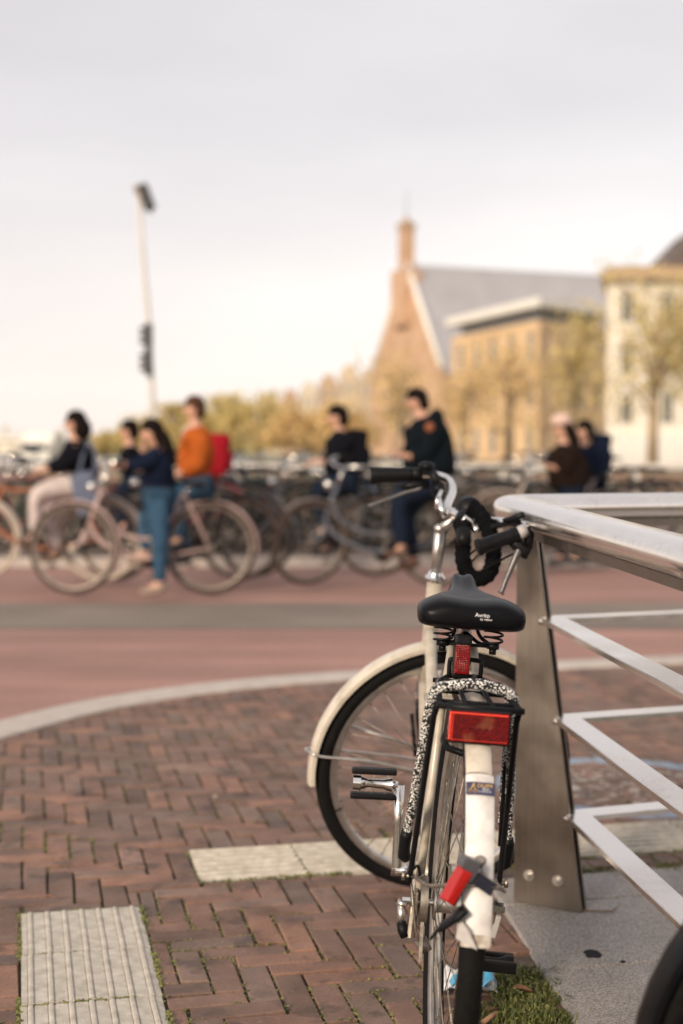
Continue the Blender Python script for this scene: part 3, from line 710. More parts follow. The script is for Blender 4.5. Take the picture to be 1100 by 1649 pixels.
def frameM(o, xa, ya):           # columns: x right, y up, z out
    xa = Vector(xa).normalized(); ya = Vector(ya); ya = (ya - xa * ya.dot(xa)).normalized(); za = xa.cross(ya)
    M = Matrix((xa, ya, za)).transposed().to_4x4(); M.translation = Vector(o); return M

def hl(px, py, x):          # place in the bicycle's own axes
    Mi = (Matrix.Translation((.1653, 2.4259, 0)) @ Matrix.Rotation(PI / 2 - .003, 4, 'Z') @ Matrix.Rotation(.0755, 4, 'X')).inverted(); o_ = Mi @ Vector((0, 0, CAM_H)); d_ = Mi.to_3x3() @ ray(px, py); return o_ + d_ * ((x - o_.x) / d_.x)
FL = [hl(679, 1098, 1.16), hl(677, 1150, 1.16), hl(681, 1212, 1.16), hl(684, 1102, 1.14)]
HBM = Matrix.Translation((.1094, -.011, -.0512)) @ Matrix.Scale(1.045, 4)      # handlebar, as large as a real one and a little farther forward
def bicycle(name, label, loc, psi, phi, steer, near=False, frame_m=None, col=None, guard_m=None, group=None, style='step', tyre=RUBBER, extras=True):
    b = root_at(name, loc, label=label, cat='bicycle', group=group)
    b.rotation_euler = (Matrix.Rotation(PI / 2 + psi, 4, 'Z') @ Matrix.Rotation(phi, 4, 'X')).to_euler()
    I = Matrix.Identity(4); SM = steerM(steer); fm = frame_m or PAINT; gm = guard_m or fm
    def B(mb, nm, m, M=None, par=None, sharp=None):
        o = mb.build(nm, m, par or b, M, sharp)
        if col: o.color = (*col, 1)
        return o
    sg = 14 if near else 7
    rw = wheel(b, 0, I, near, tyre); fw = wheel(b, WB, SM, near, tyre, R0=FR, cz=FZ)
    BBp = Vector((.45, 0, .28)); ST = Vector((.205, 0, .80)); hb, ht = axp(.53), axp(.825)
    f = MB(); f.tube([hb, ht], .0185, sg + 4); f.tube([BBp, ST], .0155, sg); f.tube([BBp - Vector((0, .036, 0)), BBp + Vector((0, .036, 0))], .021, sg)
    f.tube(catmull([axp(.56), Vector((.86, 0, .42)), Vector((.62, 0, .30)), BBp], 5), .0175, sg)
    if style == 'step': f.tube(catmull([axp(.70), Vector((.80, 0, .54)), Vector((.58, 0, .44)), Vector((.375, 0, .44))], 5), .0145, sg)
    else: f.tube([axp(.79), Vector((.215, 0, .775))], .014, sg)
    for s_ in (-1, 1):
        f.tube([(.385, s_ * .030, .29), (.28, s_ * .045, .31), (0, s_ * .062, RW)], .009, sg)
        f.tube([(.200, s_ * .020, .785), (.14, s_ * .036, .66), (0, s_ * .062, RW)], .0075, sg)
    frame = B(f, 'frame', fm)
    if near:
        d = MB()
        for s_ in (-1, 1): d.box((0, s_ * .064, RW), (.04, .005, .045), bev=.004)
        B(d, 'dropout', STEELD)
        c = MB(); c.tube([axp(.822), axp(.828), axp(.831), axp(.838), axp(.845)], [.021, .025, .025, .019, .017], 22); c.tube([hb, hb - AX * .010], .023, 20); B(c, 'headset', CHROME, sharp=35)
    # fork
    k = MB(); cr_ = hb - AX * .03
    for s_ in (-1, 1):
        k.tube(catmull([cr_ + Vector((0, s_ * .014, .0)), cr_ + Vector((.005, s_ * .038, -.012)), (cr_ + Vector((0, s_ * .05, 0))).lerp(Vector((WB, s_ * .055, FZ)), .55) + Vector((-.018, 0, -.012)), Vector((WB - .01, s_ * .055, FZ + .02)), Vector((WB, s_ * .055, FZ))], 5), [.0125] * 6 + [.012] * 5 + [.010] * 5 + [.007] * 5, sg)
    B(k, 'fork', fm, SM)
    # quill and handlebar
    q = MB(); q.tube([axp(.83), axp(.955 if near else .98)], .0118, sg); top = axp(.957 if near else .98)
    q.tube([axp(.945 if near else .97), top, top + AX * .006], [.0135, .0135, .009], sg)
    if near:
        q.tube([top - AX * .008, HBM @ Vector((.905, -.02, .985)), HBM @ Vector((.92, -.012, 1.0))], .011, sg)
    B(q, 'stem', ALU if near else CHROME)
    if near:
        def B2(mb_, nm_, m_, sharp=None): return B(mb_, nm_, m_, HBM, sharp=sharp)
        hb_ = catmull([(.62, -.115, .968), (.66, -.155, .985), (.73, -.150, .995), (.83, -.075, .990), (.905, -.018, 1.0), (.955, -.006, 1.012), (1.02, -.020, 1.045), (1.075, -.016, 1.070), (1.105, .01, 1.080), (1.118, .06, 1.080), (1.12, .17, 1.072)], 7)
        B2(MB().tube([(.645, -.147, .9835), (.662, -.158, .990)] + hb_[12:], .0112, 14), 'handlebar', CHROME)
        g1, g2 = Vector((.617, -.053, .941)), Vector((.632, -.138, .976)); d_ = (g2 - g1).normalized()
        B2(MB().tube([g1 - d_ * .002, g1, g1 + d_ * .006, g1 + d_ * .012, g1 + d_ * .05, g2 - d_ * .012, g2 - d_ * .01, g2], [.012, .0185, .0195, .0165, .0162, .0160, .0185, .0185], 18), 'grip', BLACKP, sharp=50)
        B2(MB().tube([g2 - d_ * .002, g2 + d_ * .006, g2 + d_ * .022], [.0135, .015, .0125], 14), 'shifter_ring', TAPE)
        g1, g2 = Vector((1.12, .178, 1.069)), Vector((1.12, .078, 1.080)); d_ = (g2 - g1).normalized()
        B2(MB().tube([g1, g1 + d_ * .004, g1 + d_ * .03, g1 + d_ * .07, g2], [.0225, .0232, .0205, .0185, .0175], 18), 'grip', BLACKP, sharp=50)
        B2(MB().tube([g2, g2 + d_ * .03], .0155, 16), 'brake_clamp', BLACKP)
        # levers
        B2(MB().tube([(1.118, .040, 1.063), (1.115, .055, 1.045), (1.118, .085, 1.035), (1.12, .168, .996), (1.12, .178, .992)], [.010, .009, .0075, .0068, .007], 10, flat=.7), 'brake_lever', LEVG)
        B2(MB().tube([(1.118, .030, 1.060), (1.118, .075, 1.052), (1.118, .10, 1.046)], [.013, .012, .006], 12), 'lever_bracket', BLACKP)
        B2(MB().tube([(.635, -.142, .965), (.63, -.146, .945), (.625, -.139, .93), (.62, -.121, .878), (.62, -.114, .852), (.62, -.111, .846)], [.009, .0095, .0075, .0058, .0055, .0085], 10, flat=.75), 'brake_lever', LEVG)
        B2(MB().tube([(.64, -.118, .972), (.635, -.140, .952), (.63, -.160, .94), (.63, -.156, .925)], [.011, .014, .012, .007], 10), 'lever_bracket', BLACKP)
        B2(MB().tube([(.645, -.165, .945), (.648, -.166, .975), (.66, -.155, .99)], [.010, .012, .010], 10), 'lever_bracket', BLACKP)
        B2(MB().tube([(.70, -.115, 1.000), (.68, -.135, 1.008), (.66, -.150, 1.018)], [.0055, .0075, .0070], 10), 'cable_end', BLACKP)
        # bell
        mb = MB(); mb.tube([(1.11, .040, 1.080), (1.11, .040, 1.098), (1.11, .040, 1.102), (1.11, .040, 1.110), (1.11, .040, 1.115)], [.012, .013, .0200, .0185, .008], 18); B2(mb, 'bell', BLACKP, sharp=60)
        mb = MB(); mb.tube([(1.085, .012, 1.055), (1.09, .02, 1.08), (1.10, .03, 1.09)], .011, 10); mb.sph((1.07, .01, 1.05), .012); B2(mb, 'bell_clamp', BLACKP)
        # black lumps round the stem: lamp and clamp
        mb = MB(); mb.tube([(.92, -.05, 1.00), (.90, -.055, 1.012), (.87, -.058, 1.016)], [.028, .033, .024], 14); mb.sph((.86, -.045, .985), .027, sc=(1.2, 1, 1.1)); B2(mb, 'head_lamp', BLACKP)
        mb = MB(); mb.tube([(.90, -.003, .99), (.905, .012, 1.01), (.92, .016, 1.035)], [.010, .006, .005], 10); mb.tube([(.93, .020, 1.005), (.94, .018, 1.03), (.95, .01, 1.05)], .005, 8); B2(mb, 'light_bracket', CHROME)
        mb = MB(); mb.box((.72, -.122, .992), (.075, .022, .010), Matrix.Rotation(.7, 3, 'Z') @ Matrix.Rotation(.25, 3, 'Y'), .003); B2(mb, 'gear_display', BLACKP)
        # cables
        cb = MB()
        for pts_ in ([(1.10, .03, 1.045), (1.05, -.01, .99), (.99, -.01, .93), (1.0, 0, .80), (1.01, .0, .62)], [(.65, -.15, .94), (.72, -.10, .90), (.80, -.075, .86), (.90, -.06, .80), (.97, -.055, .70), (1.02, -.03, .60)], [(.65, -.13, .96), (.72, -.06, .93), (.80, -.03, .86), (.93, -.01, .78)], [(.66, -.12, .98), (.75, -.055, .90), (.83, -.045, .84), (.90, -.03, .80)]):
            cb.tube(catmull(pts_, 6), .0025, 6)
        B2(cb, 'brake_cables', BLACKM)
        # folded sleeve lock hanging from the bar: a thing of its own, made below
    else:
        hbr = axp(.985); bar = catmull([(hbr.x - .17, .25, hbr.z + .035), (hbr.x - .06, .245, hbr.z + .04), (hbr.x + .045, .16, hbr.z + .03), (hbr.x + .04, .05, hbr.z + .0), (hbr.x + .03, 0, hbr.z), (hbr.x + .04, -.05, hbr.z + .0), (hbr.x + .045, -.16, hbr.z + .03), (hbr.x - .06, -.245, hbr.z + .04), (hbr.x - .17, -.25, hbr.z + .035)], 4)
        B(MB().tube(bar, .012, 8), 'handlebar', CHROME, SM)
        for s_ in (-1, 1): B(MB().tube([(hbr.x - .18, s_ * .25, hbr.z + .035), (hbr.x - .06, s_ * .246, hbr.z + .04)], .017, 8), 'grip', BLACKP, SM)
        B(MB().tube([(hbr.x + .10, 0, .84), (hbr.x + .135, 0, .84), (hbr.x + .165, 0, .84)], [.018, .036, .038], 12), 'headlight', CHROME, SM)
    # mudguards
    if near:
        mudguard(b, 0, R_(38), R_(130.6), I, CREAM, wid=.0200, name='rear_mudguard'); rear = mudguard(b, 0, R_(131), R_(171), Matrix.Translation((0, -.001, 0)), WHITEP, wid=.0215, name='rear_mudguard_tail', n=20)
        mudguard(b, 0, R_(168.5), R_(171.3), Matrix.Translation((0, -.001, 0)), DIRT, wid=.0219, rad=.3785, n=3, name='grimy_edge')
        mudguard(b, WB, R_(72), R_(197), SM, CREAM, wid=.027, name='front_mudguard', rad=FR + .0175, cz=FZ)
    else:
        mudguard(b, 0, R_(20), R_(185), I, gm, n=20, name='rear_mudguard').color = (*(col or (1, 1, 1)), 1)
        mudguard(b, WB, R_(50), R_(205), SM, gm, n=20, name='front_mudguard', rad=FR + .0165, cz=FZ).color = (*(col or (1, 1, 1)), 1)
    # seat
    sdl = saddle_mesh(); so = B(sdl, 'saddle', SADDLEM)
    if near: subd(so, 1)
    spb = MB(); spb.tube([(.19, 0, .79), (.165, 0, .838)], .0125, sg); spb.tube([(.165, 0, .828), (.165, 0, .846)], .018, sg); B(spb, 'seat_post', ALU if near else CHROME)
    if near:
        for s_ in (-1, 1):
            cx_, cy_ = .105, s_ * .045; hp = [Vector((cx_ + .0165 * math.cos(t), cy_ + .0165 * math.sin(t), .802 + .0285 * t / (2 * PI * 2.6))) for t in [2 * PI * 2.6 * q_ / 60 for q_ in range(61)]]
            mb = MB().tube(hp, .0022, 7); mb.tube([(cx_, cy_, .795), (cx_, cy_, .806)], .0115, 14); mb.tube([(cx_, cy_, .785), (cx_, cy_, .796)], .007, 6); B(mb, 'saddle_spring', BLACKM)
        mb = MB(); mb.tube(catmull([(.105, -.045, .801), (.135, -.022, .800), (.165, 0, .812), (.135, .022, .800), (.105, .045, .801)], 5), .0035, 8)
        for s_ in (-1, 1): mb.tube(catmull([(.105, s_ * .045, .800), (.14, s_ * .024, .812), (.2, s_ * .017, .84), (.29, s_ * .008, .872)], 5), .0035, 8)
        mb.tube([(.105, -.045, .799), (.105, .045, .799)], .0032, 8); B(mb, 'saddle_rail', BLACKM)
        # lettering on the back of the saddle
        text_on('Avrito', .0098, frameM((.0275, -.014, .862), (0, -1, 0), (.08, 0, 1)) @ Matrix.Shear('XZ', 4, (0, 0)), WHITEPR, so)
        text_on('by velour', .0056, frameM((.0262, -.021, .8555), (0, -1, 0), (.08, 0, 1)), WHITEPR, so)
        # lamp under the saddle
        M_ = frameM((.085, .010, .775), (0, -1, 0), (.10, 0, 1))
        mb = MB(); mb.box((0, 0, .0), (.027, .052, .018), bev=.004); B(mb, 'rear_lamp', DARKLENS, M_)
        mb = MB(); mb.box((0, -.002, -.012), (.031, .060, .012), bev=.003); mb.box((0, .034, -.006), (.032, .020, .024), bev=.006); mb.tube([(0, .034, -.01), (0, .034, -.07)], .010, 10); B(mb, 'lamp_bracket', BLACKP, M_)
    # rack
    rz = .738
    if near:
        r = MB(); W1 = .064
        r.tube([(-.185, W1, rz), (.05, W1 - .012, rz), (.14, .026, rz - .002), (.14, -.026, rz - .002), (.05, -W1 + .012, rz), (-.185, -W1, rz)], .005, 10)
        r.tube([(-.187, W1 + .006, rz), (-.187, -W1 - .006, rz)], .0052, 10)
        for y_ in (-.022, .022): r.tube([(-.187, y_, rz + .001), (.135, y_ * .8, rz + .001)], .0042, 8)
        for x_ in (-.14, -.04, .07): r.tube([(x_, W1 - .004, rz - .001), (x_, -W1 + .004, rz - .001)], .0042, 8)
        r.tube(catmull([(.118, .028, rz), (.118, .0285, rz + .026), (.118, .022, rz + .032), (.118, -.022, rz + .032), (.118, -.0285, rz + .026), (.118, -.028, rz)], 4), .0042, 10)
        B(r, 'rack_top', BLACKM)
        for s_ in (-1, 1):
            B(MB().tube([(-.16, s_ * .066, rz - .002), (-.12, s_ * .068, rz - .03), (.0, s_ * .077, .415), (.0, s_ * .079, .395)], [.0052, .0052, .0050, .004], 10), 'rack_leg', BLACKM)
            B(MB().tube([(-.05, s_ * .062, rz - .002), (.0, s_ * .073, .47)], .0040, 8), 'rack_leg', BLACKM)
            mb = MB(); mb.tube([(0, s_ * .070, .405), (0, s_ * .088, .405)], .0042, 8); mb.tube([(0, s_ * .086, .405), (0, s_ * .092, .405)], .0085, 6); B(mb, 'bolt', STEELD)
        # big reflector
        Mr = frameM((-.199, .003, .7105), (0, -1, 0), (.10, 0, 1))
        rf = MB(); rf.box((0, 0, 0), (.1035, .0545, .012), bev=.004); fo = B(rf, 'reflector', BLACKP, Mr)
        mb = MB(); mb.box((0, 0, .006), (.0975, .0485, .006), bev=.0028); lo = mb.build('reflector_lens', REDLENS, fo, Mr)
        dots = MB()
        for q_ in range(30):
            x_ = -.0445 + .089 * q_ / 29; dots.sph((x_, -.0215, .0092), .0011, 6, (1, 1, .7)); dots.sph((x_, .0205, .0098), .0021, 6, (1, 1, .7))
        for q_ in range(14):
            y_ = -.020 + .040 * q_ / 13; dots.sph((-.0445, y_, .0098), .0021, 6, (1, 1, .7)); dots.sph((-.041, y_ - .0015, .0092), .0014, 6, (1, 1, .7))
        dots.build('lens_beading', mat('bright_red_beading', (.85, .06, .03), .15), fo, Mr)
        # rack mount bracket to the frame
        mb = MB(); mb.box((.10, .045, .70), (.03, .05, .010)); B(mb, 'rack_bracket', CREAM2)
    else:
        r = MB(); r.tube([(-.2, .06, rz), (.15, .05, rz), (.15, -.05, rz), (-.2, -.06, rz), (-.2, .06, rz)], .006, 6)
        for s_ in (-1, 1): r.tube([(-.12, s_ * .06, rz), (0, s_ * .07, .38)], .005, 6)
        B(r, 'rack', BLACKM if extras else CHROME)
    # mudguard stays
    if near:
        st = catmull([(0, .070, .405), (-.20, .060, .452), (-.335, .034, .498), (-.352, .026, .503), (-.356, 0, .506), (-.352, -.026, .503), (-.335, -.034, .498), (-.20, -.060, .452), (0, -.070, .405)], 5)
        B(MB().tube(st, .0032, 8), 'mudguard_stay', STEELD)
        sa = R_(184); e = Vector((WB + (FR + .022) * math.cos(sa), 0, FZ + (FR + .022) * math.sin(sa)))
        for s_ in (1,):
            st = catmull([(WB - .03, .06, FZ - .005), (WB - .20, .052, FZ - .015), e + Vector((.03, .036, 0)), e + Vector((.004, .030, 0)), e + Vector((-.010, .0, .008)), e + Vector((.004, -.030, .012)), e + Vector((.03, -.036, .012)), (WB - .20, -.052, FZ + .006), (WB - .03, -.06, FZ + .005)], 5)
            B(MB().tube(st, .0038, 8), 'mudguard_stay', ALU, SM)
        B(MB().tube([(WB - .02, .058, FZ + .02), (WB - .26, .050, FZ + .050)], .0042, 8), 'stay_end', ALU, SM)
        B(MB().tube([(WB - .25, -.01, FZ - .16), (WB - .235, -.01, FZ - .15)], .004, 6), 'valve', BLACKP, SM)
        # roller brake / dark caliper seen by the fork
        mb = MB(); mb.tube([FL[0], FL[1], FL[2]], [.012, .013, .010], 8); mb.box(FL[3], (.03, .035, .05), None, .006); B(mb, 'dynamo_arm', BLACKP); mb = MB(); mb.tube([FL[1] + Vector((0, .022, .0)), FL[2] + Vector((0, .018, -.01))], .005, 8); B(mb, 'dynamo_rod', BLACKM)
        # sticker
        ang = R_(135.3); rd = Vector((math.cos(ang), 0, math.sin(ang))); tg = Vector((-math.sin(ang), 0, math.cos(ang)))
        if tg.z < 0: tg = -tg
        sM = frameM(Vector((0, -.001, RW)) + rd * .3815, (0, -1, 0), tg) @ Matrix.Scale(.84, 4)
        mb = MB(); pr = []
        vs = []; nn_ = 10
        for i in range(nn_ + 1):
            x_ = -.0262 + .0524 * i / nn_; zc = .0004 - (max(0, abs(x_) - .018) ** 1.0) * .32
            vs += [(x_, -.0135, zc), (x_, .0135, zc)]
        mb.add(vs, [(2 * i, 2 * i + 2, 2 * i + 3, 2 * i + 1) for i in range(nn_)], False); stk = mb.build('shop_sticker', BLUEST, rear, sM)
        text_on('DUIM', .0112, sM @ Matrix.Translation((.0075, .0055, .0007)), GOLD, rear, ext=.0001)
        text_on('fietsen', .0050, sM @ Matrix.Translation((.0095, -.0010, .0007)), WHITEPR, rear, ext=.0001)
        text_on('tel. 020 62 41', .0042, sM @ Matrix.Translation((.008, -.0062, .0007)), WHITEPR, rear, ext=.0001)
        gm_ = MB(); 
        for cx_ in (-.0195, -.0095): gm_.tube([Vector((cx_ + .0036 * math.cos(t), -.0055 + .0036 * math.sin(t), .0009)) for t in [2 * PI * q_ / 14 for q_ in range(14)]], .0005, 4, closed=True)
        gm_.tube([(-.0195, -.0055, .0009), (-.016, .001, .0009), (-.011, .001, .0009), (-.0095, -.0055, .0009)], .0006, 4); gm_.sph((-.0125, .0078, .0009), .0022, 8, (1, 1, .3)); gm_.tube([(-.0165, .001, .0009), (-.013, .006, .0009), (-.0105, .003, .0009)], .0013, 5)
        gm_.build('gold_cyclist', GOLD, rear, sM)
        # screw, wires
        def gpt(deg, y_, off=.0): a = R_(deg); return Vector(((.3808 + off) * math.cos(a), y_, RW + (.3808 + off) * math.sin(a)))
        mb = MB(); mb.tube([gpt(152.5, -.001), gpt(152.5, -.001, .004), gpt(152.5, -.001, .006)], [.0085, .0075, .005], 16); B(mb, 'mudguard_screw', STEELD, sharp=35)
        mb = MB(); mb.tube([gpt(153.5, -.003, .002), gpt(155.5, -.006, .007), gpt(157, -.001, .006), gpt(158.5, .004, .008)], .0016, 6); mb.box(gpt(155.8, -.006, .004), (.006, .006, .010)); B(mb, 'loose_wire', STEELD)
        # broken red lamp hanging at the left edge
        c_ = gpt(157.5, .030, .016); up_ = Vector((.10, -.42, .90)).normalized()
        Ml = frameM(c_, Vector((.25, -1, -.47)), up_) @ Matrix.Scale(.9, 4)
        mb = MB(); vs = [(-.017, -.040, -.006), (.012, -.040, -.014), (.019, .022, -.014), (-.015, .022, -.006), (-.010, -.036, .014), (.006, -.040, .012), (.009, .022, .014), (-.010, .022, .012)]
        mb.add(vs, [(0, 1, 2, 3)[::-1], (4, 5, 6, 7), (0, 1, 5, 4), (1, 2, 6, 5), (2, 3, 7, 6), (3, 0, 4, 7)], False); tl = mb.build('hanging_lamp', REDP, b, Ml)
        bv = tl.modifiers.new('b', 'BEVEL'); bv.width = .002; bv.segments = 2
        mb = MB(); mb.box((0, .032, .001), (.030, .020, .026), bev=.003); mb.build('lamp_cap', GREYP, tl, Ml)
        mb = MB(); mb.box((.014, -.006, -.014), (.010, .074, .012), bev=.002); mb.build('lamp_back', BLACKP, tl, Ml)
        mb = MB(); Mb = frameM(gpt(157.6, -.008, .006), Vector((.2, -1, -.62)), (.3, -.5, .8)); mb.box((0, 0, 0), (.034, .020, .005), bev=.0015); B(mb, 'lamp_plate', PLATEM, Mb)
        mb = MB(); mb.tube(catmull([gpt(163, .018, .004), gpt(165.5, .034, -.004), gpt(168, .052, -.02), gpt(171, .060, -.05)], 5), [.019] * 5 + [.015] * 5 + [.007] * 6, 8, flat=.4); B(mb, 'torn_bracket', BLACKP)
        # loose tape flag
        mb = MB(); a_, b_, c2, d2 = gpt(165, .026, .004), gpt(169.5, .030, .003), gpt(171.5, -.002, .007), gpt(167.5, .012, .012); mb.add([a_, b_, c2, d2, a_ * .999, b_ * .999, c2 * .999, d2 * .999], [(0, 1, 2), (0, 2, 3), (6, 5, 4), (7, 6, 4)], False); B(mb, 'torn_tape', TAPE)
        # tail hub clutter: nuts, brake arm, cable anchor
        mb = MB(); mb.tube([(0, .062, RW), (0, .074, RW)], .012, 6); mb.tube([(0, .074, RW), (0, .088, RW)], .006, 10); B(mb, 'axle_nut', CHROME, sharp=30); mb = MB(); mb.tube([(0, -.062, RW), (0, -.076, RW)], .012, 6); mb.tube([(0, -.076, RW), (0, -.090, RW)], .009, 6); B(mb, 'axle_nut', CHROME, sharp=30)
        mb = MB(); mb.tube([(0, .086, RW - .002), (-.003, .090, RW - .010)], .009, 8); mb.tube([(-.003, .089, RW - .008), (-.006, .087, RW - .040)], .0065, 10); B(mb, 'cable_anchor', ALU)
        mb = MB(); mb.tube([(-.006, .087, RW - .036), (-.008, .083, RW - .050), (-.010, .078, RW - .060)], [.0085, .0095, .0085], 12); B(mb, 'anchor_cap', BLACKP)
        mb = MB(); mb.tube([(.01, .045, RW), (.01, .058, RW)], .042, 24); mb.box((-.02, .052, RW - .05), (.014, .006, .09), Matrix.Rotation(.3, 3, 'Y')); mb.tube([(0, .066, RW + .01), (-.01, .070, RW - .06)], .008, 8); B(mb, 'hub_brake', STEELD, sharp=35)
        mb = MB(); mb.tube([(.0, .052, RW - .065), (-.008, .040, RW - .085)], .012, 12); mb.tube(catmull([(0, .074, RW + .03), (-.02, .070, RW), (-.02, .060, RW - .05), (-.01, .045, RW - .08)], 4), .0022, 6); B(mb, 'brake_arm', STEELD)
        mb = MB(); mb.tube(catmull([(.0, .078, RW + .05), (-.01, .066, RW + .065), (.02, .060, RW + .03), (.0, .074, RW + .0)], 5), .0026, 6); B(mb, 'gear_cable', BLACKM)
        # loose chain piece hanging inside
        ch = MB()
        for q_ in range(16):
            z_ = RW - .03 - .0105 * q_; ch.box((.10, -.018 - .0012 * q_, z_), (.006, .004, .008))
        B(ch, 'chain', CHROME)
        # rear caliper bridge
        mb = MB(); mb.tube([(.05, .026, .665), (.03, .036, .640), (.0, .03, .632), (-.03, 0, .630)], .006, 8); B(mb, 'brake_bridge', BLACKM)
        # chain case on the right
        mb = MB(); mb.tube([(.45, -.056, .28), (.45, -.066, .28)], .085, 30); mb.add([(.45, -.056, .365), (.45, -.066, .365), (.0, -.066, .405), (.0, -.056, .405), (.45, -.056, .195), (.45, -.066, .195), (.0, -.066, .315), (.0, -.056, .315)], [(0, 1, 2, 3), (7, 6, 5, 4), (1, 5, 6, 2), (0, 3, 7, 4), (3, 2, 6, 7)], False); B(mb, 'chain_case', CREAM2)
        mb = MB(); mb.box((-.002, -.076, RW - .032), (.012, .010, .040), Matrix.Rotation(.2, 3, 'X'), .003); B(mb, 'cable_stop', TAPE)
    # cranks and pedals
    cl = .175 if near else .165
    mb = MB(); mb.tube([(.45, .036, .28), (.45, .078, .28)], .012, 12); mb.tube([(.45, .070, .272), (.45, .074, .29), (.45, .079, .28 + cl * .55), (.45, .083, .28 + cl)], [.017, .0125, .009, .011], 12, flat=.75); B(mb, 'crank', CHROME if near else STEELD)
    mb = MB(); mb.tube([(.45, -.060, .28), (.45, -.084, .28)], .012, 12); mb.tube([(.45, -.074, .286), (.45, -.080, .27), (.45, -.084, .28 - cl * .55), (.45, -.086, .28 - cl)], [.017, .0125, .009, .011], 12, flat=.75); B(mb, 'crank', CHROME if near else STEELD)
    for s_, z_, vert in ((1, .28 + cl, 1), (-1, .28 - cl, 0)):
        y0, y1 = .086 * s_, .178 * s_; mb = MB()
        mb.tube([(.45, y0, z_), (.45, y0 + .010 * s_, z_), (.45, y0 + .012 * s_, z_), (.45, y0 + .030 * s_, z_), (.45, y1 - .030 * s_, z_), (.45, y1 - .018 * s_, z_), (.45, y1 - .016 * s_, z_), (.45, y1, z_), (.45, y1 + .001 * s_, z_)], [.008, .008, .0145, .0095, .0085, .0135, .0155, .0150, .011], 18)
        for yy in (.25, .55, .85):
            y_ = y0 + (y1 - y0) * yy
            if vert: mb.tube([(.45, y_, z_ - .022), (.45, y_, z_ + .022)], .0025, 6)
            else: mb.tube([(.428, y_, z_), (.472, y_, z_)], .0025, 6)
        pd = B(mb, 'pedal', (CHROME if s_ == 1 else BLACKM) if near else STEELD, sharp=35)
        for q_ in (-1, 1):
            c_ = (.45, (y0 + y1) / 2 + .004 * s_, z_ + q_ * .0255) if vert else (.45 + q_ * .0255, (y0 + y1) / 2 + .004 * s_, z_)
            k = MB(); k.box(c_, (.024, .092, .0125) if vert else (.0125, .092, .024), Matrix.Rotation(-.03 * s_, 3, 'X'), .005); k.build('pedal_block', BLACKP, pd)
    if not near:
        mb = MB(); mb.tube([(.45, -.05, .28), (.45, -.06, .28)], .09, 20); mb.box((.24, -.055, .32), (.42, .012, .09)); B(mb, 'chain_case', BLACKM if extras else fm)
        mb = MB(); mb.box((-.205, 0, .70), (.012, .05, .03)); B(mb, 'tail_reflector', REDLENS)
    return b
BX, BY = .1653, 2.4259
hero = bicycle('bicycle', 'cream city bicycle with black saddle and red reflector leaning on the steel railing', (BX, BY, 0), -.003, .0755, 1.4198, near=True, frame_m=CREAM2)
HM = Matrix.Translation((BX, BY, 0)) @ Matrix.Rotation(PI / 2 - .003, 4, 'Z') @ Matrix.Rotation(.0755, 4, 'X')
# woven luggage strap over the rack
def placed(name, label, cat): 
    o = root_at(name, (BX, BY, 0), label=label, cat=cat); o.rotation_euler = HM.to_euler(); return o
st = placed('luggage_strap', 'black and white woven elastic luggage strap draped over the bicycle rack', 'luggage strap')
cp = catmull([(.015, .088, .475), (-.02, .082, .56), (-.06, .078, .64), (-.085, .073, .715), (-.095, .064, .7475), (-.10, .038, .757), (-.10, 0, .7625), (-.10, -.034, .757), (-.095, -.060, .746), (-.085, -.067, .715), (-.06, -.072, .64), (-.02, -.080, .56), (.015, -.086, .475)], 8)
MB().tube(cp, [.0082 + .0012 * min(1, max(0, (p.z - .70) / .04)) for p in cp], 10, flat=.75).build('cord', CORD, st)
cp2 = catmull([(.03, .080, .50), (-.02, .074, .60), (-.055, .068, .70), (-.068, .056, .745), (-.07, 0, .755), (-.068, -.052, .745), (-.055, -.062, .70), (-.02, -.068, .60), (.03, -.076, .50)], 8)
MB().tube(cp2, .0062, 8, flat=.7).build('cord', CORD, st)
for s_ in (-1, 1):
    MB().tube([(.013, s_ * .088, .480), (.016, s_ * .089, .470), (.022, s_ * .090, .452), (.03, s_ * .089, .432), (.034, s_ * .084, .424)], [.0095, .011, .0105, .0115, .008], 10).build('hook', BLACKP, st)
lk_ = placed('sleeve_lock', 'black fabric covered chain lock looped over the handlebar of the cream bicycle', 'lock')
lp = catmull([(.79, -.028, .985), (.77, -.0335, .965), (.765, -.036, .93), (.76, -.038, .90), (.758, -.052, .872), (.758, -.075, .862), (.758, -.098, .878), (.76, -.105, .912), (.765, -.101, .945), (.78, -.088, .98), (.80, -.068, 1.010), (.81, -.050, 1.020)], 7)
MB().tube(lp, [.0182 + .0014 * math.sin(i * 1.9) for i in range(len(lp))], 14).build('sleeve', CLOTHB, lk_, HBM)
mb = MB(); mb.tube([(.765, -.033, .970), (.752, -.034, .950), (.748, -.035, .935)], [.016, .0165, .013], 14); mb.build('lock_end', BLACKP, lk_, HBM)
mb = MB(); mb.tube([(.775, -.028, .985), (.77, -.036, .998), (.775, -.048, .990), (.78, -.060, .975), (.785, -.066, .965)], .0055, 8); mb.sph((.775, -.062, .972), .010); mb.build('chain_link', CHROME, lk_, HBM)

# black bicycle whose front wheel shows at the lower right
PSI_B, PHI_B, ST_B = -.10, .05, 1.46
setgeo(1.20, 1.3797, .0695, .3615, .3615)
lh = steerM(ST_B) @ Vector((WB, 0, FZ)); Rb = Matrix.Rotation(PI / 2 + PSI_B, 4, 'Z') @ Matrix.Rotation(PHI_B, 4, 'X'); wh = Rb @ lh
blk = bicycle('bicycle', 'black bicycle at the lower right of which one tyre and mudguard show', (.752 - wh.x, 1.80 - wh.y, 0), PSI_B, PHI_B, ST_B, near=False, frame_m=BLACKM, guard_m=BLACKM, group=None)
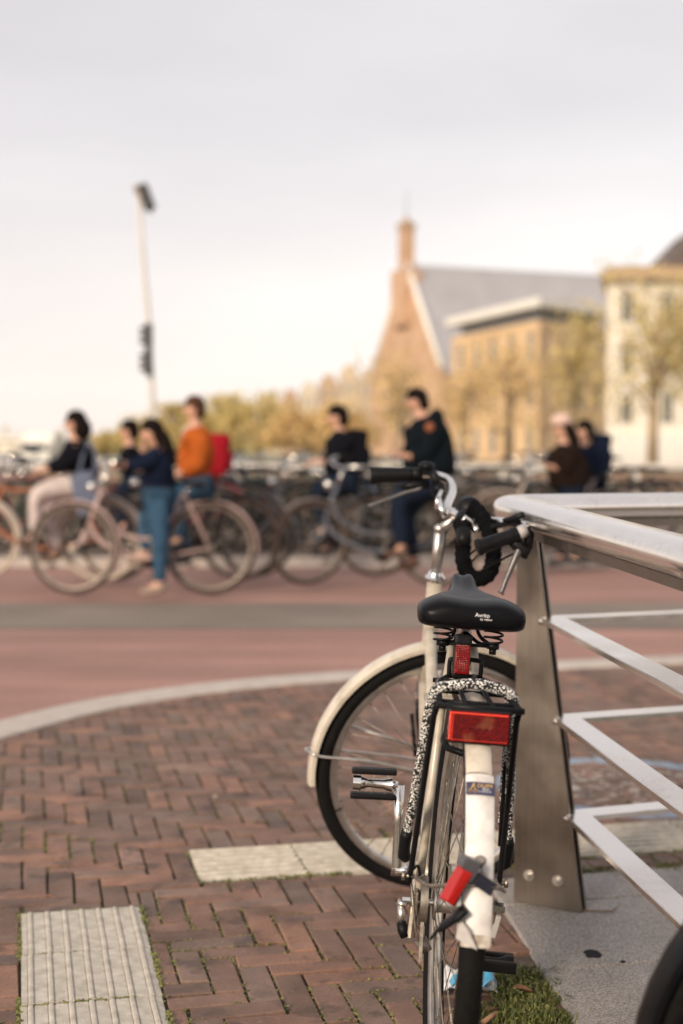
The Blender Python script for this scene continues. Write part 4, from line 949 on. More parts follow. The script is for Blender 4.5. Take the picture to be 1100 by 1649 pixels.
# ------------------------------------------------------------------ far side of the road, canal, railing
setgeo(1.07, R_(70), .055, .3615, .3615)
fk = MB(); fk.box((0, 14.27, -.02), (70, .20, .12), bev=.01); o = fk.build('far_kerb', KERBM); o['kind'] = 'structure'
flat('bridge_pavement', [(-80, 14.37), (80, 14.37), (80, 20.6), (-80, 20.6)], .03, PAVEG)
WATER = mat('canal_water', (.05, .06, .05), .12, 0, .2, 2, bump=.3, bscale=3)
flat('canal_water', [(-400, 20.6), (400, 20.6), (400, 54), (-400, 54)], -1.5, WATER)
QB = mat('quay_brick', (.22, .14, .10), .8, 0, .2, 2)
q = MB(); q.add([(-400, 54, -1.6), (400, 54, -1.6), (400, 54, .15), (-400, 54, .15)], [(0, 1, 2, 3)], False); q.add([(-400, 20.6, -1.6), (400, 20.6, -1.6), (400, 20.6, .03), (-400, 20.6, .03)], [(3, 2, 1, 0)], False)
o = q.build('quay_wall', QB); o['kind'] = 'structure'
flat('far_bank', [(-420, 54), (420, 54), (420, 340), (-420, 340)], .15, mat('far_ground', (.22, .20, .15), .9, 0, .2, .05, col2=(.16, .17, .08)))
GALV = mat('pale_grey_railing_paint', (.62, .57, .52), .5, 0, .08, 8)
cr_ = root_at('canal_railing', (0, 20.2, 0), label='pale grey canal railing behind the rows of bicycles', cat='railing')
for z, w in ((.88, .075), (.60, .055), (.32, .04)): MB().box((0, 0, z), (64, .05, w)).build('rail_bar', GALV, cr_)
pm = MB().box((0, 0, .45), (.08, .07, .92), bev=.01).mesh('railing_post'); pm.materials.append(GALV)
for k in range(-14, 17):
    o = bpy.data.objects.new('railing_post', pm); S.collection.objects.link(o); o.parent = cr_; o.location = (k * 1.9 + .4, .06, 0)

# ------------------------------------------------------------------ people
def skinmesh(name, nodes, edges, m, parent, org, lv=2):
    me = bpy.data.meshes.new('t'); me.from_pydata([tuple(Vector(p) - org) for p, r in nodes], edges, []); o = bpy.data.objects.new('t', me); S.collection.objects.link(o)
    md = o.modifiers.new('k', 'SKIN'); md.use_smooth_shade = True
    for i, (p, r) in enumerate(nodes):
        sv = me.skin_vertices[0].data[i]; rr = r if isinstance(r, tuple) else (r, r); sv.radius = rr; sv.use_root = (i == 0)
    sb = o.modifiers.new('s', 'SUBSURF'); sb.levels = lv; sb.render_levels = lv
    dg = bpy.context.evaluated_depsgraph_get(); dg.update()
    me2 = bpy.data.meshes.new_from_object(o.evaluated_get(dg)); bpy.data.objects.remove(o)
    me2.materials.clear(); me2.materials.append(m); me2.polygons.foreach_set('use_smooth', [True] * len(me2.polygons))
    ob = bpy.data.objects.new(name, me2); S.collection.objects.link(ob); ob.parent = parent; return ob
SKIN = mat('skin', (.52, .29, .20), .5, 0, .08, 20); HAIRD = mat('dark_brown_hair', (.010, .006, .005), .8, 0, .3, 60, spec=.06); HAIRB = mat('brown_hair', (.07, .032, .018), .8, 0, .3, 60, spec=.1)
EYE = mat('eye_dark', (.02, .015, .012), .3)
def cloth(name, col, col2=None): return mat(name, col, .9, 0, .18, 14, bump=.5, bscale=60, col2=col2, spec=.03)
def person(label, Y, J, top, leg, shoe, hair=HAIRD, long=False, dy=.16, face=(-1, 0, 0), group=None, fat=1.0, k=.95, look=None):
    """J: joints as photo pixels; n = limb nearer the camera, f = farther limb"""
    def p(key, off=0): q_ = J[key]; return at(q_[0], q_[1], Y + (q_[2] if len(q_) > 2 else off))
    hip = p('hip'); org = Vector((hip.x, hip.y, 0)); r = root_at('person', org, label=label, cat='person', group=group)
    ch, nk, hd = p('chest'), p('neck'), p('head'); F = Vector(face).normalized(); U = (hd - nk).normalized()
    U = (U * .5 + Vector((0, 0, 1)) * .5).normalized(); Sd = F.cross(U)
    N = []; Ed = []
    def nd(pos, rad, par=None):
        N.append((pos, rad)); i = len(N) - 1
        if par is not None: Ed.append((par, i))
        return i
    h0 = nd(hip, .115 * k * fat); w0 = nd(hip.lerp(ch, .5), .105 * k * fat, h0); c0_ = nd(ch, .12 * k * fat, w0); n0 = nd(nk, .05 * k, c0_)
    sk = nd(hd + U * .015 * k, .078 * k, n0); nd(hd + U * .055 * k - F * .012, .062 * k, sk); fa = nd(hd + F * .032 * k - U * .02, .058 * k, sk); nd(hd + F * .050 * k - U * .070 * k, .030 * k, fa); nd(hd + F * .096 * k - U * .015 * k, .011 * k, fa)
    for s_ in (-1, 1): nd(hd + Sd * s_ * .080 * k - U * .01, .014 * k, sk)
    limbs = {}
    for tagc, s_ in (('n', -1), ('f', 1)):
        sh = p('sh' + tagc, s_ * dy); el = p('el' + tagc, s_ * dy * 1.15); ha = p('ha' + tagc, s_ * dy * 1.05)
        a = nd(sh, .055 * k, c0_); b_ = nd(el, .040 * k, a); wr = nd(el.lerp(ha, .86), .026 * k, b_); pa = nd(ha, (.036 * k, .02 * k), wr)
        d_ = (ha - el).normalized(); side_ = d_.cross(Vector((0, 1, 0))).normalized(); lat = d_.cross(side_)
        for q_, (off, ln) in enumerate(((-.030, .062), (-.010, .075), (.010, .070), (.030, .055))):
            m1 = nd(ha + lat * off + d_ * (.045 + ln * .45), .010, pa); nd(ha + lat * off * .9 + d_ * (.04 + ln * .8) + Vector((0, 0, -.022)), .008, m1)
        nd(ha + lat * -.045 + d_ * .035 - Vector((0, 0, .01)), .011, pa)
        hp = p('hip') + Vector((0, s_ * .085, -.02)); kn = p('kn' + tagc, s_ * dy * .75); an = p('an' + tagc, s_ * dy * .6); to = p('to' + tagc, s_ * dy * .6)
        t1 = nd(hp, .085 * k, h0); t2 = nd(kn, .055 * k, t1); t3 = nd(kn.lerp(an, .35), .052 * k, t2); t4 = nd(an, .036 * k, t3); nd(to, (.038 * k, .025 * k), t4)
        limbs[tagc] = (sh, el, ha, hp, kn, an, to)
    skinmesh('body', N, Ed, SKIN, r, org, 2)
    for s_ in (-1, 1):
        mb = MB(); mb.sph(hd + F * .080 * k + Sd * s_ * .030 * k + U * .012 - org, .011, 8); mb.build('eye', EYE, r)
    # jacket
    N = []; Ed = []
    hem = nd(hip + (hip - ch).normalized() * .03, .135 * k * fat); w0 = nd(hip.lerp(ch, .5), .140 * k * fat, hem); c0_ = nd(ch, .155 * k * fat, w0); c1_ = nd(ch.lerp(nk, .75), .080 * k * (.6 + .4 * fat), c0_); nd(ch.lerp(nk, 1.0), .066 * k, c1_)
    for tagc in 'nf':
        sh, el, ha = limbs[tagc][:3]
        a = nd(sh, .076 * k * fat, c0_); b_ = nd(el, .060 * k * fat, a); nd(el.lerp(ha, .82), .042 * k * fat, b_)
    skinmesh('jacket', N, Ed, top, r, org, 2)
    N = []; Ed = []
    h0 = nd(hip + Vector((0, 0, .03)), .132 * k)
    for tagc in 'nf':
        hp, kn, an, to = limbs[tagc][3:]
        g_ = .65 + fat * .35; t1 = nd(hp, .105 * k * g_, h0); t2 = nd(hp.lerp(kn, .55), .094 * k * g_, t1); t3 = nd(kn, .076 * k * g_, t2); t4 = nd(kn.lerp(an, .4), .066 * k * g_, t3); nd(an, .050 * k * g_, t4)
    skinmesh('trousers', N, Ed, leg, r, org, 2)
    for tagc in 'nf':
        an, to = limbs[tagc][5:]; d_ = (to - an); d_.z = 0; d_ = d_.normalized() if d_.length > .01 else F
        b0 = an + Vector((0, 0, -.045)); skinmesh('shoe', [(b0 + Vector((0, 0, .055)), (.050, .050)), (b0 - d_ * .03, (.052, .046)), (b0 + d_ * .06 + Vector((0, 0, -.012)), (.055, .040)), (b0 + d_ * .16 + Vector((0, 0, -.022)), (.044, .028))], [(0, 1), (1, 2), (2, 3)], shoe, r, org, 1)
    # hair
    mb = MB(); n_ = 16
    Rm = Matrix((F, Sd, U)).transposed()
    for i, (c, rad, sc) in enumerate(((hd - F * .020 + U * .035, .096 * k, (1.0, .92, .92)), (hd - F * .045 - U * .01, .080 * k, (.85, 1, 1.1)))): 
        mb.sph(c - org, rad, 16, sc, Rm)
    ho = mb.build('hair', hair, r)
    if long:
        skinmesh('long_hair', [(hd - F * .05 + U * .02, .07), (hd - F * .085 - U * .06, .075), (hd - F * .105 - U * .16, .070), (hd - F * .11 - U * .28, .045)], [(0, 1), (1, 2), (2, 3)], hair, ho, org, 2); ho.children[0].matrix_parent_inverse = Matrix.Identity(4)
    r['_'] = 0; del r['_']
    return r, org, limbs, (hd, nk, ch, hip, F, U, Sd)
NAVY = cloth('navy_knit', (.007, .011, .026)); BLACKC = cloth('black_jacket', (.006, .006, .009)); JEAN = cloth('blue_jeans', (.028, .062, .110), (.045, .095, .155)); JEAND = cloth('dark_jeans', (.010, .016, .030))
PALE = cloth('pale_trousers', (.50, .43, .41)); ORNG = cloth('rust_orange_jacket', (.36, .085, .016)); TEAL = cloth('dark_teal_parka', (.005, .008, .011)); FUR = cloth('dark_brown_coat', (.014, .008, .006))
GREYJ = cloth('grey_blue_cloth', (.12, .14, .20)); REDB = cloth('red_backpack', (.27, .010, .018)); SHOEB = mat('brown_shoe', (.07, .032, .018), .6); SHOED = mat('dark_shoe', (.02, .02, .025), .6); SHOEP = mat('pale_shoe', (.26, .19, .15), .7)
SCARF = cloth('cream_scarf', (.55, .47, .40)); PINKH = cloth('pale_pink_hat', (.56, .40, .34))
LIV = []
# woman in dark jacket and pale trousers, far left
p1, o1, l1, h1 = person('woman in a dark jacket and pale pink trousers riding at the far left', 12.0, dict(head=(120, 682), neck=(123, 708), chest=(126, 728), hip=(134, 775), shn=(122, 722), eln=(104, 748), han=(72, 757), shf=(120, 722), elf=(100, 748), haf=(66, 757), knn=(58, 792), ann=(58, 862), ton=(42, 872), knf=(78, 822), anf=(92, 888), tof=(78, 898)), BLACKC, PALE, SHOEB, long=False, fat=1.35)
for a in h1[:1]:
    hd, nk, F, U = h1[0], h1[1], h1[4], h1[5]
    mb = MB(); mb.sph(hd - F * .06 - U * .05 - o1, .085, 14, (1, 1, 1.25)); mb.build('bobbed_hair', HAIRD, p1)
bagr = root_at('shoulder_bag', at(138, 795, 11.75) - Vector((0, 0, .18)), label='grey blue soft bag hanging beside the woman in pale trousers', cat='bag')
mb = MB(); mb.box((0, 0, .18), (.20, .12, .36), Matrix.Rotation(-.2, 3, 'Y'), .05); mb.build('bag_body', GREYJ, bagr)
mb = MB(); mb.tube(catmull([(-.06, 0, .33), (-.02, .05, .52), (.02, .1, .62), (.07, .05, .5), (.08, 0, .34)], 5), .012, 6); mb.build('strap', GREYJ, bagr)
# man with dark hair behind
person('dark haired man in black seen behind the woman in the navy top', 13.6, dict(head=(207, 694), neck=(209, 714), chest=(213, 733), hip=(222, 772), shn=(208, 728), eln=(200, 752), han=(184, 752), shf=(206, 728), elf=(196, 752), haf=(180, 752), knn=(196, 790), ann=(204, 845), ton=(192, 852), knf=(190, 800), anf=(196, 868), tof=(184, 876)), BLACKC, JEAND, SHOED)
# woman in navy top and jeans standing astride
p4, o4, l4, h4 = person('woman in a navy top and blue jeans standing astride the pale bicycle', 11.05, dict(head=(243, 697), neck=(252, 722), chest=(258, 742), hip=(256, 800), shn=(256, 734), eln=(226, 748), han=(198, 748), shf=(250, 734), elf=(226, 752), haf=(232, 720), knn=(258, 868), ann=(258, 940), ton=(240, 950), knf=(234, 838), anf=(236, 890), tof=(220, 898)), NAVY, JEAN, SHOEP, long=True, fat=1.1)
# man in rust jacket with red backpack
p5, o5, l5, h5 = person('man in a rust orange jacket and cream scarf with a red backpack', 12.1, dict(head=(311, 658), neck=(314, 684), chest=(322, 708), hip=(322, 778), shn=(322, 702), eln=(322, 748), han=(286, 764), shf=(316, 702), elf=(314, 748), haf=(280, 764), knn=(280, 800), ann=(290, 868), ton=(274, 876), knf=(286, 818), anf=(300, 894), tof=(286, 902)), ORNG, JEAN, SHOED, hair=HAIRB, fat=1.62)
hd, nk, ch, hip, F, U = h5[0], h5[1], h5[2], h5[3], h5[4], h5[5]
skinmesh('scarf', [(nk + F * .02 - o5 + o5, .075), (ch + F * .11 + U * .02, .06), (ch + F * .13 - U * .16, .045)], [(0, 1), (1, 2)], SCARF, p5, o5, 2)
def backpack(label, c, m, w=.20, h=.42, d=.34, cat='backpack', rot=.1):
    r = root_at('backpack', c - Vector((0, 0, h / 2)), label=label, cat=cat)
    mb = MB(); mb.box((0, 0, h / 2), (w, d, h), Matrix.Rotation(rot, 3, 'Y'), .055); mb.build('pack', m, r)
    mb = MB(); mb.box((w * .5, 0, h * .36), (w * .35, d * .72, h * .45), Matrix.Rotation(rot, 3, 'Y'), .03); mb.build('front_pocket', m, r)
    for s_ in (-1, 1): mb = MB(); mb.tube(catmull([(-w * .4, s_ * d * .3, h * .9), (-w * .9, s_ * d * .35, h * .95), (-w * 1.2, s_ * d * .36, h * .6), (-w * .5, s_ * d * .3, h * .1)], 4), .018, 6, flat=.5); mb.build('strap', m, r)
backpack('red backpack on the back of the man in the rust jacket', at(352, 732, 12.1), REDB, .17, .36)
# man in black on a bicycle
person('man in a black jacket and dark jeans sitting on his bicycle, mid row', 12.5, dict(head=(542, 672), neck=(546, 692), chest=(552, 712), hip=(556, 772), shn=(552, 708), eln=(546, 740), han=(514, 744), shf=(548, 708), elf=(540, 740), haf=(508, 744), knn=(508, 790), ann=(524, 852), ton=(510, 860), knf=(514, 804), anf=(530, 880), tof=(516, 888)), BLACKC, JEAND, SHOED, fat=1.55)
backpack('black backpack worn by the man in the black jacket', at(573, 728, 12.5), BLACKC, .19, .40)
# man in dark parka
p7, o7, l7, h7 = person('man in a dark hooded parka with an orange badge looking down at his hands', 11.7, dict(head=(670, 646), neck=(678, 668), chest=(690, 698), hip=(692, 775), shn=(694, 690), eln=(690, 738), han=(652, 734), shf=(684, 690), elf=(680, 738), haf=(650, 730), knn=(640, 800), ann=(648, 880), ton=(636, 892), knf=(650, 824), anf=(668, 900), tof=(652, 908)), TEAL, JEAND, SHOEB, fat=1.9)
hd, nk, ch, hip, F, U, Sd = h7
skinmesh('hood', [(nk - F * .07 + U * .02, .085), (nk - F * .13 - U * .02, .085), (nk - F * .12 - U * .10, .06)], [(0, 1), (1, 2)], TEAL, p7, o7, 2)
mb = MB(); c = at(692, 688, 11.7 - .26) - o7; mb.tube([c, c - Vector((0, .012, 0))], .036, 16); mb.build('shoulder_badge', cloth('orange_badge', (.30, .11, .06)), p7)
pr_ = root_at('phone', at(647, 726, 11.6), label='dark phone held by the man in the hooded parka', cat='phone'); MB().box((0, 0, 0), (.010, .07, .14), Matrix.Rotation(.4, 3, 'Y'), .003).build('phone_case', BLACKP, pr_)
# two people at the right
p8, o8, l8, h8 = person('person with dark curly hair and pale hat in a dark brown coat behind the railing', 13.5, dict(head=(905, 690), neck=(908, 712), chest=(914, 735), hip=(918, 790), shn=(912, 730), eln=(916, 760), han=(890, 752), shf=(908, 730), elf=(900, 758), haf=(884, 750), knn=(924, 838), ann=(931, 892), ton=(920, 902), knf=(908, 838), anf=(905, 896), tof=(895, 904)), FUR, JEAND, SHOED, long=True, fat=1.75)
hd, nk, F, U = h8[0], h8[1], h8[4], h8[5]
mb = MB(); mb.sph(hd + U * .075 - o8, .098, 16, (1.05, 1, .75)); mb.tube([hd + U * .045 - o8, hd + U * .062 - o8], .105, 18); mb.build('knitted_hat', PINKH, p8)
person('person in a dark jacket standing behind the one in the pale hat', 14.2, dict(head=(940, 694), neck=(944, 714), chest=(949, 736), hip=(950, 790), shn=(950, 732), eln=(952, 762), han=(930, 764), shf=(944, 732), elf=(940, 762), haf=(924, 764), knn=(952, 835), ann=(955, 885), ton=(944, 892), knf=(944, 835), anf=(942, 885), tof=(932, 892)), NAVY, JEAND, SHOED, hair=HAIRD, fat=1.6)
backpack('dark blue backpack on the person behind the pale hatted one', at(966, 732, 14.2), NAVY, .16, .42)

# ------------------------------------------------------------------ bicycles of the waiting cyclists and the parked rows
def bike_at(px_front, px_rear, Y, label, col, steer=0., gm=None, style='step', tyre=RUBBER, name='bicycle', yaw=None, extras=True, src=None, group='bicycles of the waiting cyclists'):
    # heading left: local +x -> world -X
    xm = (px_rear - 550) / 2290 * Y
    psi = PI / 2 + (yaw or 0)
    if src: 
        b = copy_tree(src); b.location = (xm, Y, 0); b.rotation_euler = (0, 0, PI / 2 + psi); b['label'] = label; b['group'] = group
        for ch in all_kids(b):
            if ch.name.split('.')[0] in ('frame', 'fork', 'front_mudguard', 'rear_mudguard'): ch.color = (*col, 1)
        return b
    b = bicycle(name, label, (xm, Y, 0), psi, 0, steer, near=False, col=col, guard_m=gm, style=style, tyre=tyre, extras=extras, group=group); return b
def all_kids(o):
    for c in o.children: yield c; yield from all_kids(c)
TYREC = mat('cream_tyre', (.50, .42, .34), .8)
TYREB = mat('dusty_tyre', (.060, .043, .036), .9, spec=.1)
TYRED = mat('dark_tyre', (.018, .014, .013), .9, spec=.1)
pinkb = bike_at(130, 338, 11.1, 'pale pink step-through bicycle under the woman in blue jeans', (.58, .40, .36), .12, tyre=TYREB)
bike_at(-45, 163, 12.2, 'rusty orange bicycle ridden by the woman in pale trousers', (.42, .13, .04), -.1, tyre=TYREC, style='cross', gm=GALV)
drk = bike_at(205, 388, 12.3, 'dark bicycle with black mudguards under the man in the rust jacket', (.06, .05, .05), .3, tyre=TYREB)
bike_at(432, 606, 12.6, 'dark grey bicycle under the man in the black jacket', (.10, .10, .11), .25, src=None, tyre=TYREB)
bike_at(546, 706, 11.8, 'dark blue grey bicycle with dull mudguards under the man in the parka', (.13, .14, .17), -.5, tyre=TYREB, gm=RIMF)
bike_at(850, 985, 13.8, 'pale bicycle with orange details by the person in the pale hat', (.52, .42, .36), .2, tyre=TYREB)
rnd = random.Random(5)
protos = []
PC = [((.02, .02, .025), 'black'), ((.42, .40, .38), 'silver'), ((.02, .045, .09), 'dark blue'), ((.10, .10, .10), 'grey'), ((.03, .06, .04), 'dark green'), ((.02, .018, .018), 'black'), ((.22, .03, .03), 'red')]
xs = [20, -60, 400, 428, 452, 478, 500, 596, 622, 650, 735, 762, 790, 816, 846, 1010, 1045, 1078, 345, 372, 80, 165, 50, 125, 210, 260, 300, 415, 465, 530, 565, 610, 690, 775]
ords = {}
order = sorted(range(len(xs)), key=lambda i: xs[i])
names_ord = ['first', 'second', 'third', 'fourth', 'fifth', 'sixth', 'seventh', 'eighth', 'ninth', 'tenth', 'eleventh', 'twelfth', 'thirteenth', 'fourteenth', 'fifteenth', 'sixteenth', 'seventeenth', 'eighteenth', 'nineteenth', 'twentieth', 'twenty first', 'twenty second', 'twenty third', 'twenty fourth', 'twenty fifth', 'twenty sixth', 'twenty seventh', 'twenty eighth', 'twenty ninth', 'thirtieth', 'thirty first', 'thirty second', 'thirty third', 'thirty fourth', 'thirty fifth']
for n_, i in enumerate(order):
    Y = 15.8 + rnd.uniform(-.5, .9); col, cn = PC[rnd.randrange(len(PC))]
    yaw = rnd.uniform(-.35, .35) + (PI / 2 if rnd.random() < .5 else -PI / 2)
    lab = '%s parked bicycle, %s from the left in the row before the canal railing' % (cn, names_ord[n_])
    if len(protos) < 3:
        b = bicycle('bicycle', lab, ((xs[i] - 550) / 2290 * Y, Y, .03), 0, 0, (.35, -.25, .6)[len(protos)], near=False, col=col, group='bicycles parked before the canal railing', style=('step', 'cross', 'step')[len(protos)], tyre=TYRED)
        protos.append(b)
    else:
        b = copy_tree(protos[n_ % 3]); b['label'] = lab
        for ch in all_kids(b):
            if ch.name.split('.')[0] in ('frame', 'fork', 'front_mudguard', 'rear_mudguard'): ch.color = (*col, 1)
    b.location = ((xs[i] - 550) / 2290 * Y, Y, .03); b.rotation_euler = (rnd.uniform(-.06, .06), 0, PI / 2 + yaw)

# ------------------------------------------------------------------ camera mast with signal heads
Ym = 26.
base = at(246, 720, Ym); top_ = at(226, 300, Ym); mr_ = root_at('signal_mast', (base.x, Ym, 0), label='tall slender pale mast with dark signal heads and a camera on top', cat='mast')
def ml(px, py, dx=0, dy=0): v = at(px, py, Ym); return Vector((v.x - base.x + dx, dy, v.z))
MB().tube([(0.02, 0, 0), ml(245, 640), ml(238, 500), ml(229, 400), ml(222, 300)], [.070, .055, .050, .045, .040], 12).build('pole', GALV, mr_)
SIG = mat('signal_housing', (.030, .028, .028), .6)
for (a, b_) in ((522, 560), (562, 605)):
    mb = MB(); c = ml(241, (a + b_) / 2, dy=-.12); mb.box(c, (.13, .22, (b_ - a) / 88.), bev=.03); o = mb.build('signal_head', SIG, mr_)
    for q_ in range(3): mb = MB(); cc = c + Vector((-.07, 0, (1 - q_) * .12)); mb.tube([cc, cc - Vector((.09, 0, .01))], .045, 10, cap=False); mb.build('visor', SIG, o)
mb = MB(); c = ml(236, 318, dy=-.05); mb.box(c, (.20, .26, .46), Matrix.Rotation(-.35, 3, 'Y'), .03); mb.box(c + Vector((.07, 0, -.22)), (.06, .08, .14), Matrix.Rotation(-.35, 3, 'Y'), .01); mb.build('camera_housing', SIG, mr_)
mb = MB(); mb.box(ml(222, 305), (.14, .12, .16), None, .03); mb.build('mast_cap', mat('mast_cap_tan', (.40, .28, .20), .6), mr_)

# ------------------------------------------------------------------ buildings beyond the canal
FRAMEW = mat('window_frame_paint', (.62, .58, .52), .5); GLASS = mat('window_glass', (.045, .05, .055), .12, 0, .3, .5)
def facade(parent, p0, p1, z0, z1, cols, rows, ww, wh, m, arch=False, reveal=.22, lab=True, frame=FRAMEW, skip=()):
    p0, p1 = Vector((p0[0], p0[1], 0)), Vector((p1[0], p1[1], 0)); L = (p1 - p0).length; d = (p1 - p0) / L; nrm = Vector((d.y, -d.x, 0))
    cw, rh = L / cols, (z1 - z0) / rows; mb = MB()
    def P(u, z, o=0): return p0 + d * u + Vector((0, 0, z)) - nrm * o
    for i in range(cols):
        for j in range(rows):
            u0_, u1_ = i * cw, (i + 1) * cw; a0, a1 = z0 + j * rh, z0 + (j + 1) * rh
            if (i, j) in skip: mb.add([P(u0_, a0), P(u1_, a0), P(u1_, a1), P(u0_, a1)], [(0, 1, 2, 3)], False); continue
            m0, m1 = u0_ + cw * (1 - ww) / 2, u1_ - cw * (1 - ww) / 2; b0, b1 = a0 + rh * (1 - wh) * .45, a1 - rh * (1 - wh) * .55
            v = [P(u0_, a0), P(u1_, a0), P(u1_, a1), P(u0_, a1), P(m0, b0), P(m1, b0), P(m1, b1), P(m0, b1), P(m0, b0, reveal), P(m1, b0, reveal), P(m1, b1, reveal), P(m0, b1, reveal)]
            mb.add(v, [(0, 1, 5, 4), (1, 2, 6, 5), (2, 3, 7, 6), (3, 0, 4, 7), (4, 5, 9, 8), (5, 6, 10, 9), (6, 7, 11, 10), (7, 4, 8, 11)], False)
    w = mb.build('wall', m, parent)
    W3, H3 = cw * ww, rh * wh; fm = MB(); t = .10
    for (cx_, cz, sx_, sz) in ((0, -H3 / 2 + t / 2, W3, t), (0, H3 / 2 - t / 2, W3, t), (-W3 / 2 + t / 2, 0, t, H3 - 2 * t), (W3 / 2 - t / 2, 0, t, H3 - 2 * t), (0, 0, .07, H3 - 2 * t), (0, H3 * .18, W3 - 2 * t, .07)): fm.box((cx_, 0, cz), (sx_, .08 if cx_ == 0 and abs(cz) < H3 / 3 else .10, sz))
    fme = fm.mesh('window'); fme.materials.append(frame); gme = MB().add([(-W3 / 2, .03, -H3 / 2), (W3 / 2, .03, -H3 / 2), (W3 / 2, .03, H3 / 2), (-W3 / 2, .03, H3 / 2)], [(0, 1, 2, 3)], False).mesh('pane'); gme.materials.append(GLASS)
    ang = math.atan2(d.y, d.x)
    for i in range(cols):
        for j in range(rows):
            if (i, j) in skip: continue
            c = P((i + .5) * cw, z0 + j * rh + rh * (1 - wh) * .45 + H3 / 2, reveal - .06)
            o = bpy.data.objects.new('window', fme); S.collection.objects.link(o); o.parent = parent; o.location = c; o.rotation_euler = (0, 0, ang)
            g = bpy.data.objects.new('pane', gme); S.collection.objects.link(g); g.parent = o
    return w
def slab(parent, name, pts, z0, z1, m):
    n = len(pts); vs = [(x, y, z0) for x, y in pts] + [(x, y, z1) for x, y in pts]
    return MB().add(vs, [tuple(range(n))[::-1], tuple(range(n, 2 * n))] + [(i, (i + 1) % n, (i + 1) % n + n, i + n) for i in range(n)], False).build(name, m, parent)
BRN = mat('tan_brick', (.62, .40, .21), .85, 0, .1, .6, col2=(.74, .52, .31)); BRNR = mat('church_brick', (.45, .27, .16), .85, 0, .15, .5, col2=(.58, .38, .25)); CRM = mat('cream_stone', (.76, .69, .59), .8, 0, .08, .5)
SLATE = mat('pale_slate_roof', (.36, .345, .36), .55, 0, .08, .3); WTRIM = mat('white_roof_edge', (.80, .76, .70), .6); DRK = mat('dark_roof', (.10, .07, .055), .7); CORN = mat('cornice_tan', (.42, .29, .18), .8)
# church
ch_ = root_at('church', (10.2, 150, 0), label='brick church with a steep gable, slim turret and long pale slate roof', cat='church')
bb = R_(23); nv = Vector((math.cos(bb), math.sin(bb), 0)); fv = Vector((-math.sin(bb), math.cos(bb), 0)); WC = 17.; 
C0 = Vector((0, 0, 0)); C1 = fv * WC; LEN = 34.; ez, az = 9.3, 21.4
mid = fv * WC / 2
vs = [C0, C1, C1 + Vector((0, 0, ez)), mid + Vector((0, 0, az)), C0 + Vector((0, 0, ez))]; n_ = len(vs)
vs2 = vs + [v + nv * .6 for v in vs]
MB().add(vs2, [(4, 3, 2, 1, 0), (5, 6, 7, 8, 9)] + [(i, (i + 1) % 5, (i + 1) % 5 + 5, i + 5) for i in range(5)], False).build('gable_wall', BRNR, ch_)
facade(ch_, (nv.x * .6, nv.y * .6), (nv.x * LEN, nv.y * LEN), 0, ez, 6, 1, .35, .7, BRNR)
e0 = Vector((0, 0, ez - .2)) - fv * .4; rdg = mid + Vector((0, 0, az - .1)); e1 = C1 + Vector((0, 0, ez - .2)) + fv * .4
up = Vector((0, 0, .25))
rv = [e0 + nv * .6, e0 + nv * LEN, rdg + nv * LEN, rdg + nv * .6, e1 + nv * .6, e1 + nv * LEN]
MB().add(rv + [v - up for v in rv], [(0, 1, 2, 3), (3, 2, 5, 4), (6, 9, 8, 7), (9, 10, 11, 8), (0, 6, 7, 1), (4, 5, 11, 10), (1, 7, 8, 2), (2, 8, 11, 5), (0, 3, 9, 6), (3, 4, 10, 9)], False).build('roof', SLATE, ch_)
for e_ in (C0 + Vector((0, 0, ez)) - fv * .3, C1 + Vector((0, 0, ez)) + fv * .3):
    MB().tube([e_ + nv * .2 + up, rdg + nv * .2 + up * 2], .38, 4).build('gable_coping', WTRIM, ch_)
def obox(par, name, c, w, d_, z0, z1, m, ang=bb): 
    mb = MB(); mb.box((c.x, c.y, (z0 + z1) / 2), (d_, w, z1 - z0), Matrix.Rotation(ang, 3, 'Z')); return mb.build(name, m, par)
tc_ = mid + nv * .3
obox(ch_, 'turret_base', tc_, 3.0, 2.4, 14.5, 20.6, BRNR); obox(ch_, 'turret', tc_, 1.35, 1.35, 21.0, 25.2, BRNR); obox(ch_, 'turret_cap', tc_, 1.7, 1.7, 25.2, 25.7, CORN)
MB().tube([tc_ + Vector((0, 0, 25.7)), tc_ + Vector((0, 0, 26.6))], [.75, .05], 8).build('turret_roof', CORN, ch_)
MB().tube([tc_ + Vector((0, 0, 26.5)), tc_ + Vector((0, 0, 29.4))], [.06, .02], 5).build('finial', SIG, ch_)
for t_, z_ in ((.5, 4.0), (.3, 3.2), (.7, 3.2)):
    c = fv * WC * t_ - nv * .05; mb = MB(); mb.box((c.x, c.y, z_ + 2), (.12, 1.5, 4 + (3 if t_ == .5 else 0)), Matrix.Rotation(bb, 3, 'Z')); mb.build('lancet_window', GLASS, ch_)
# middle block
M0 = Vector((13.15, 95, 0)); mbk = root_at('office_block', M0, label='tan brick block with a flat white overhanging roof in front of the church', cat='building')
ML_ = Vector((-4.6, 15.5, 0)); MR_ = Vector((6.0, 7.2, 0)); zt = 9.6
facade(mbk, (ML_.x, ML_.y), (0, 0), 0, zt, 5, 3, .42, .62, BRN); facade(mbk, (0, 0), (MR_.x, MR_.y), 0, zt, 4, 3, .42, .62, BRN)
bk = ML_ + MR_
slab(mbk, 'attic', [(ML_.x + .7, ML_.y - .4), (.15, .9), (MR_.x - .8, MR_.y), (bk.x, bk.y)], zt, zt + .85, mat('attic_glazing', (.12, .105, .09), .3))
slab(mbk, 'flat_roof', [(ML_.x - .5, ML_.y - .2), (-.1, -.9), (MR_.x + .6, MR_.y - .4), (bk.x + .5, bk.y + .5)], zt + .85, zt + 1.45, WTRIM)
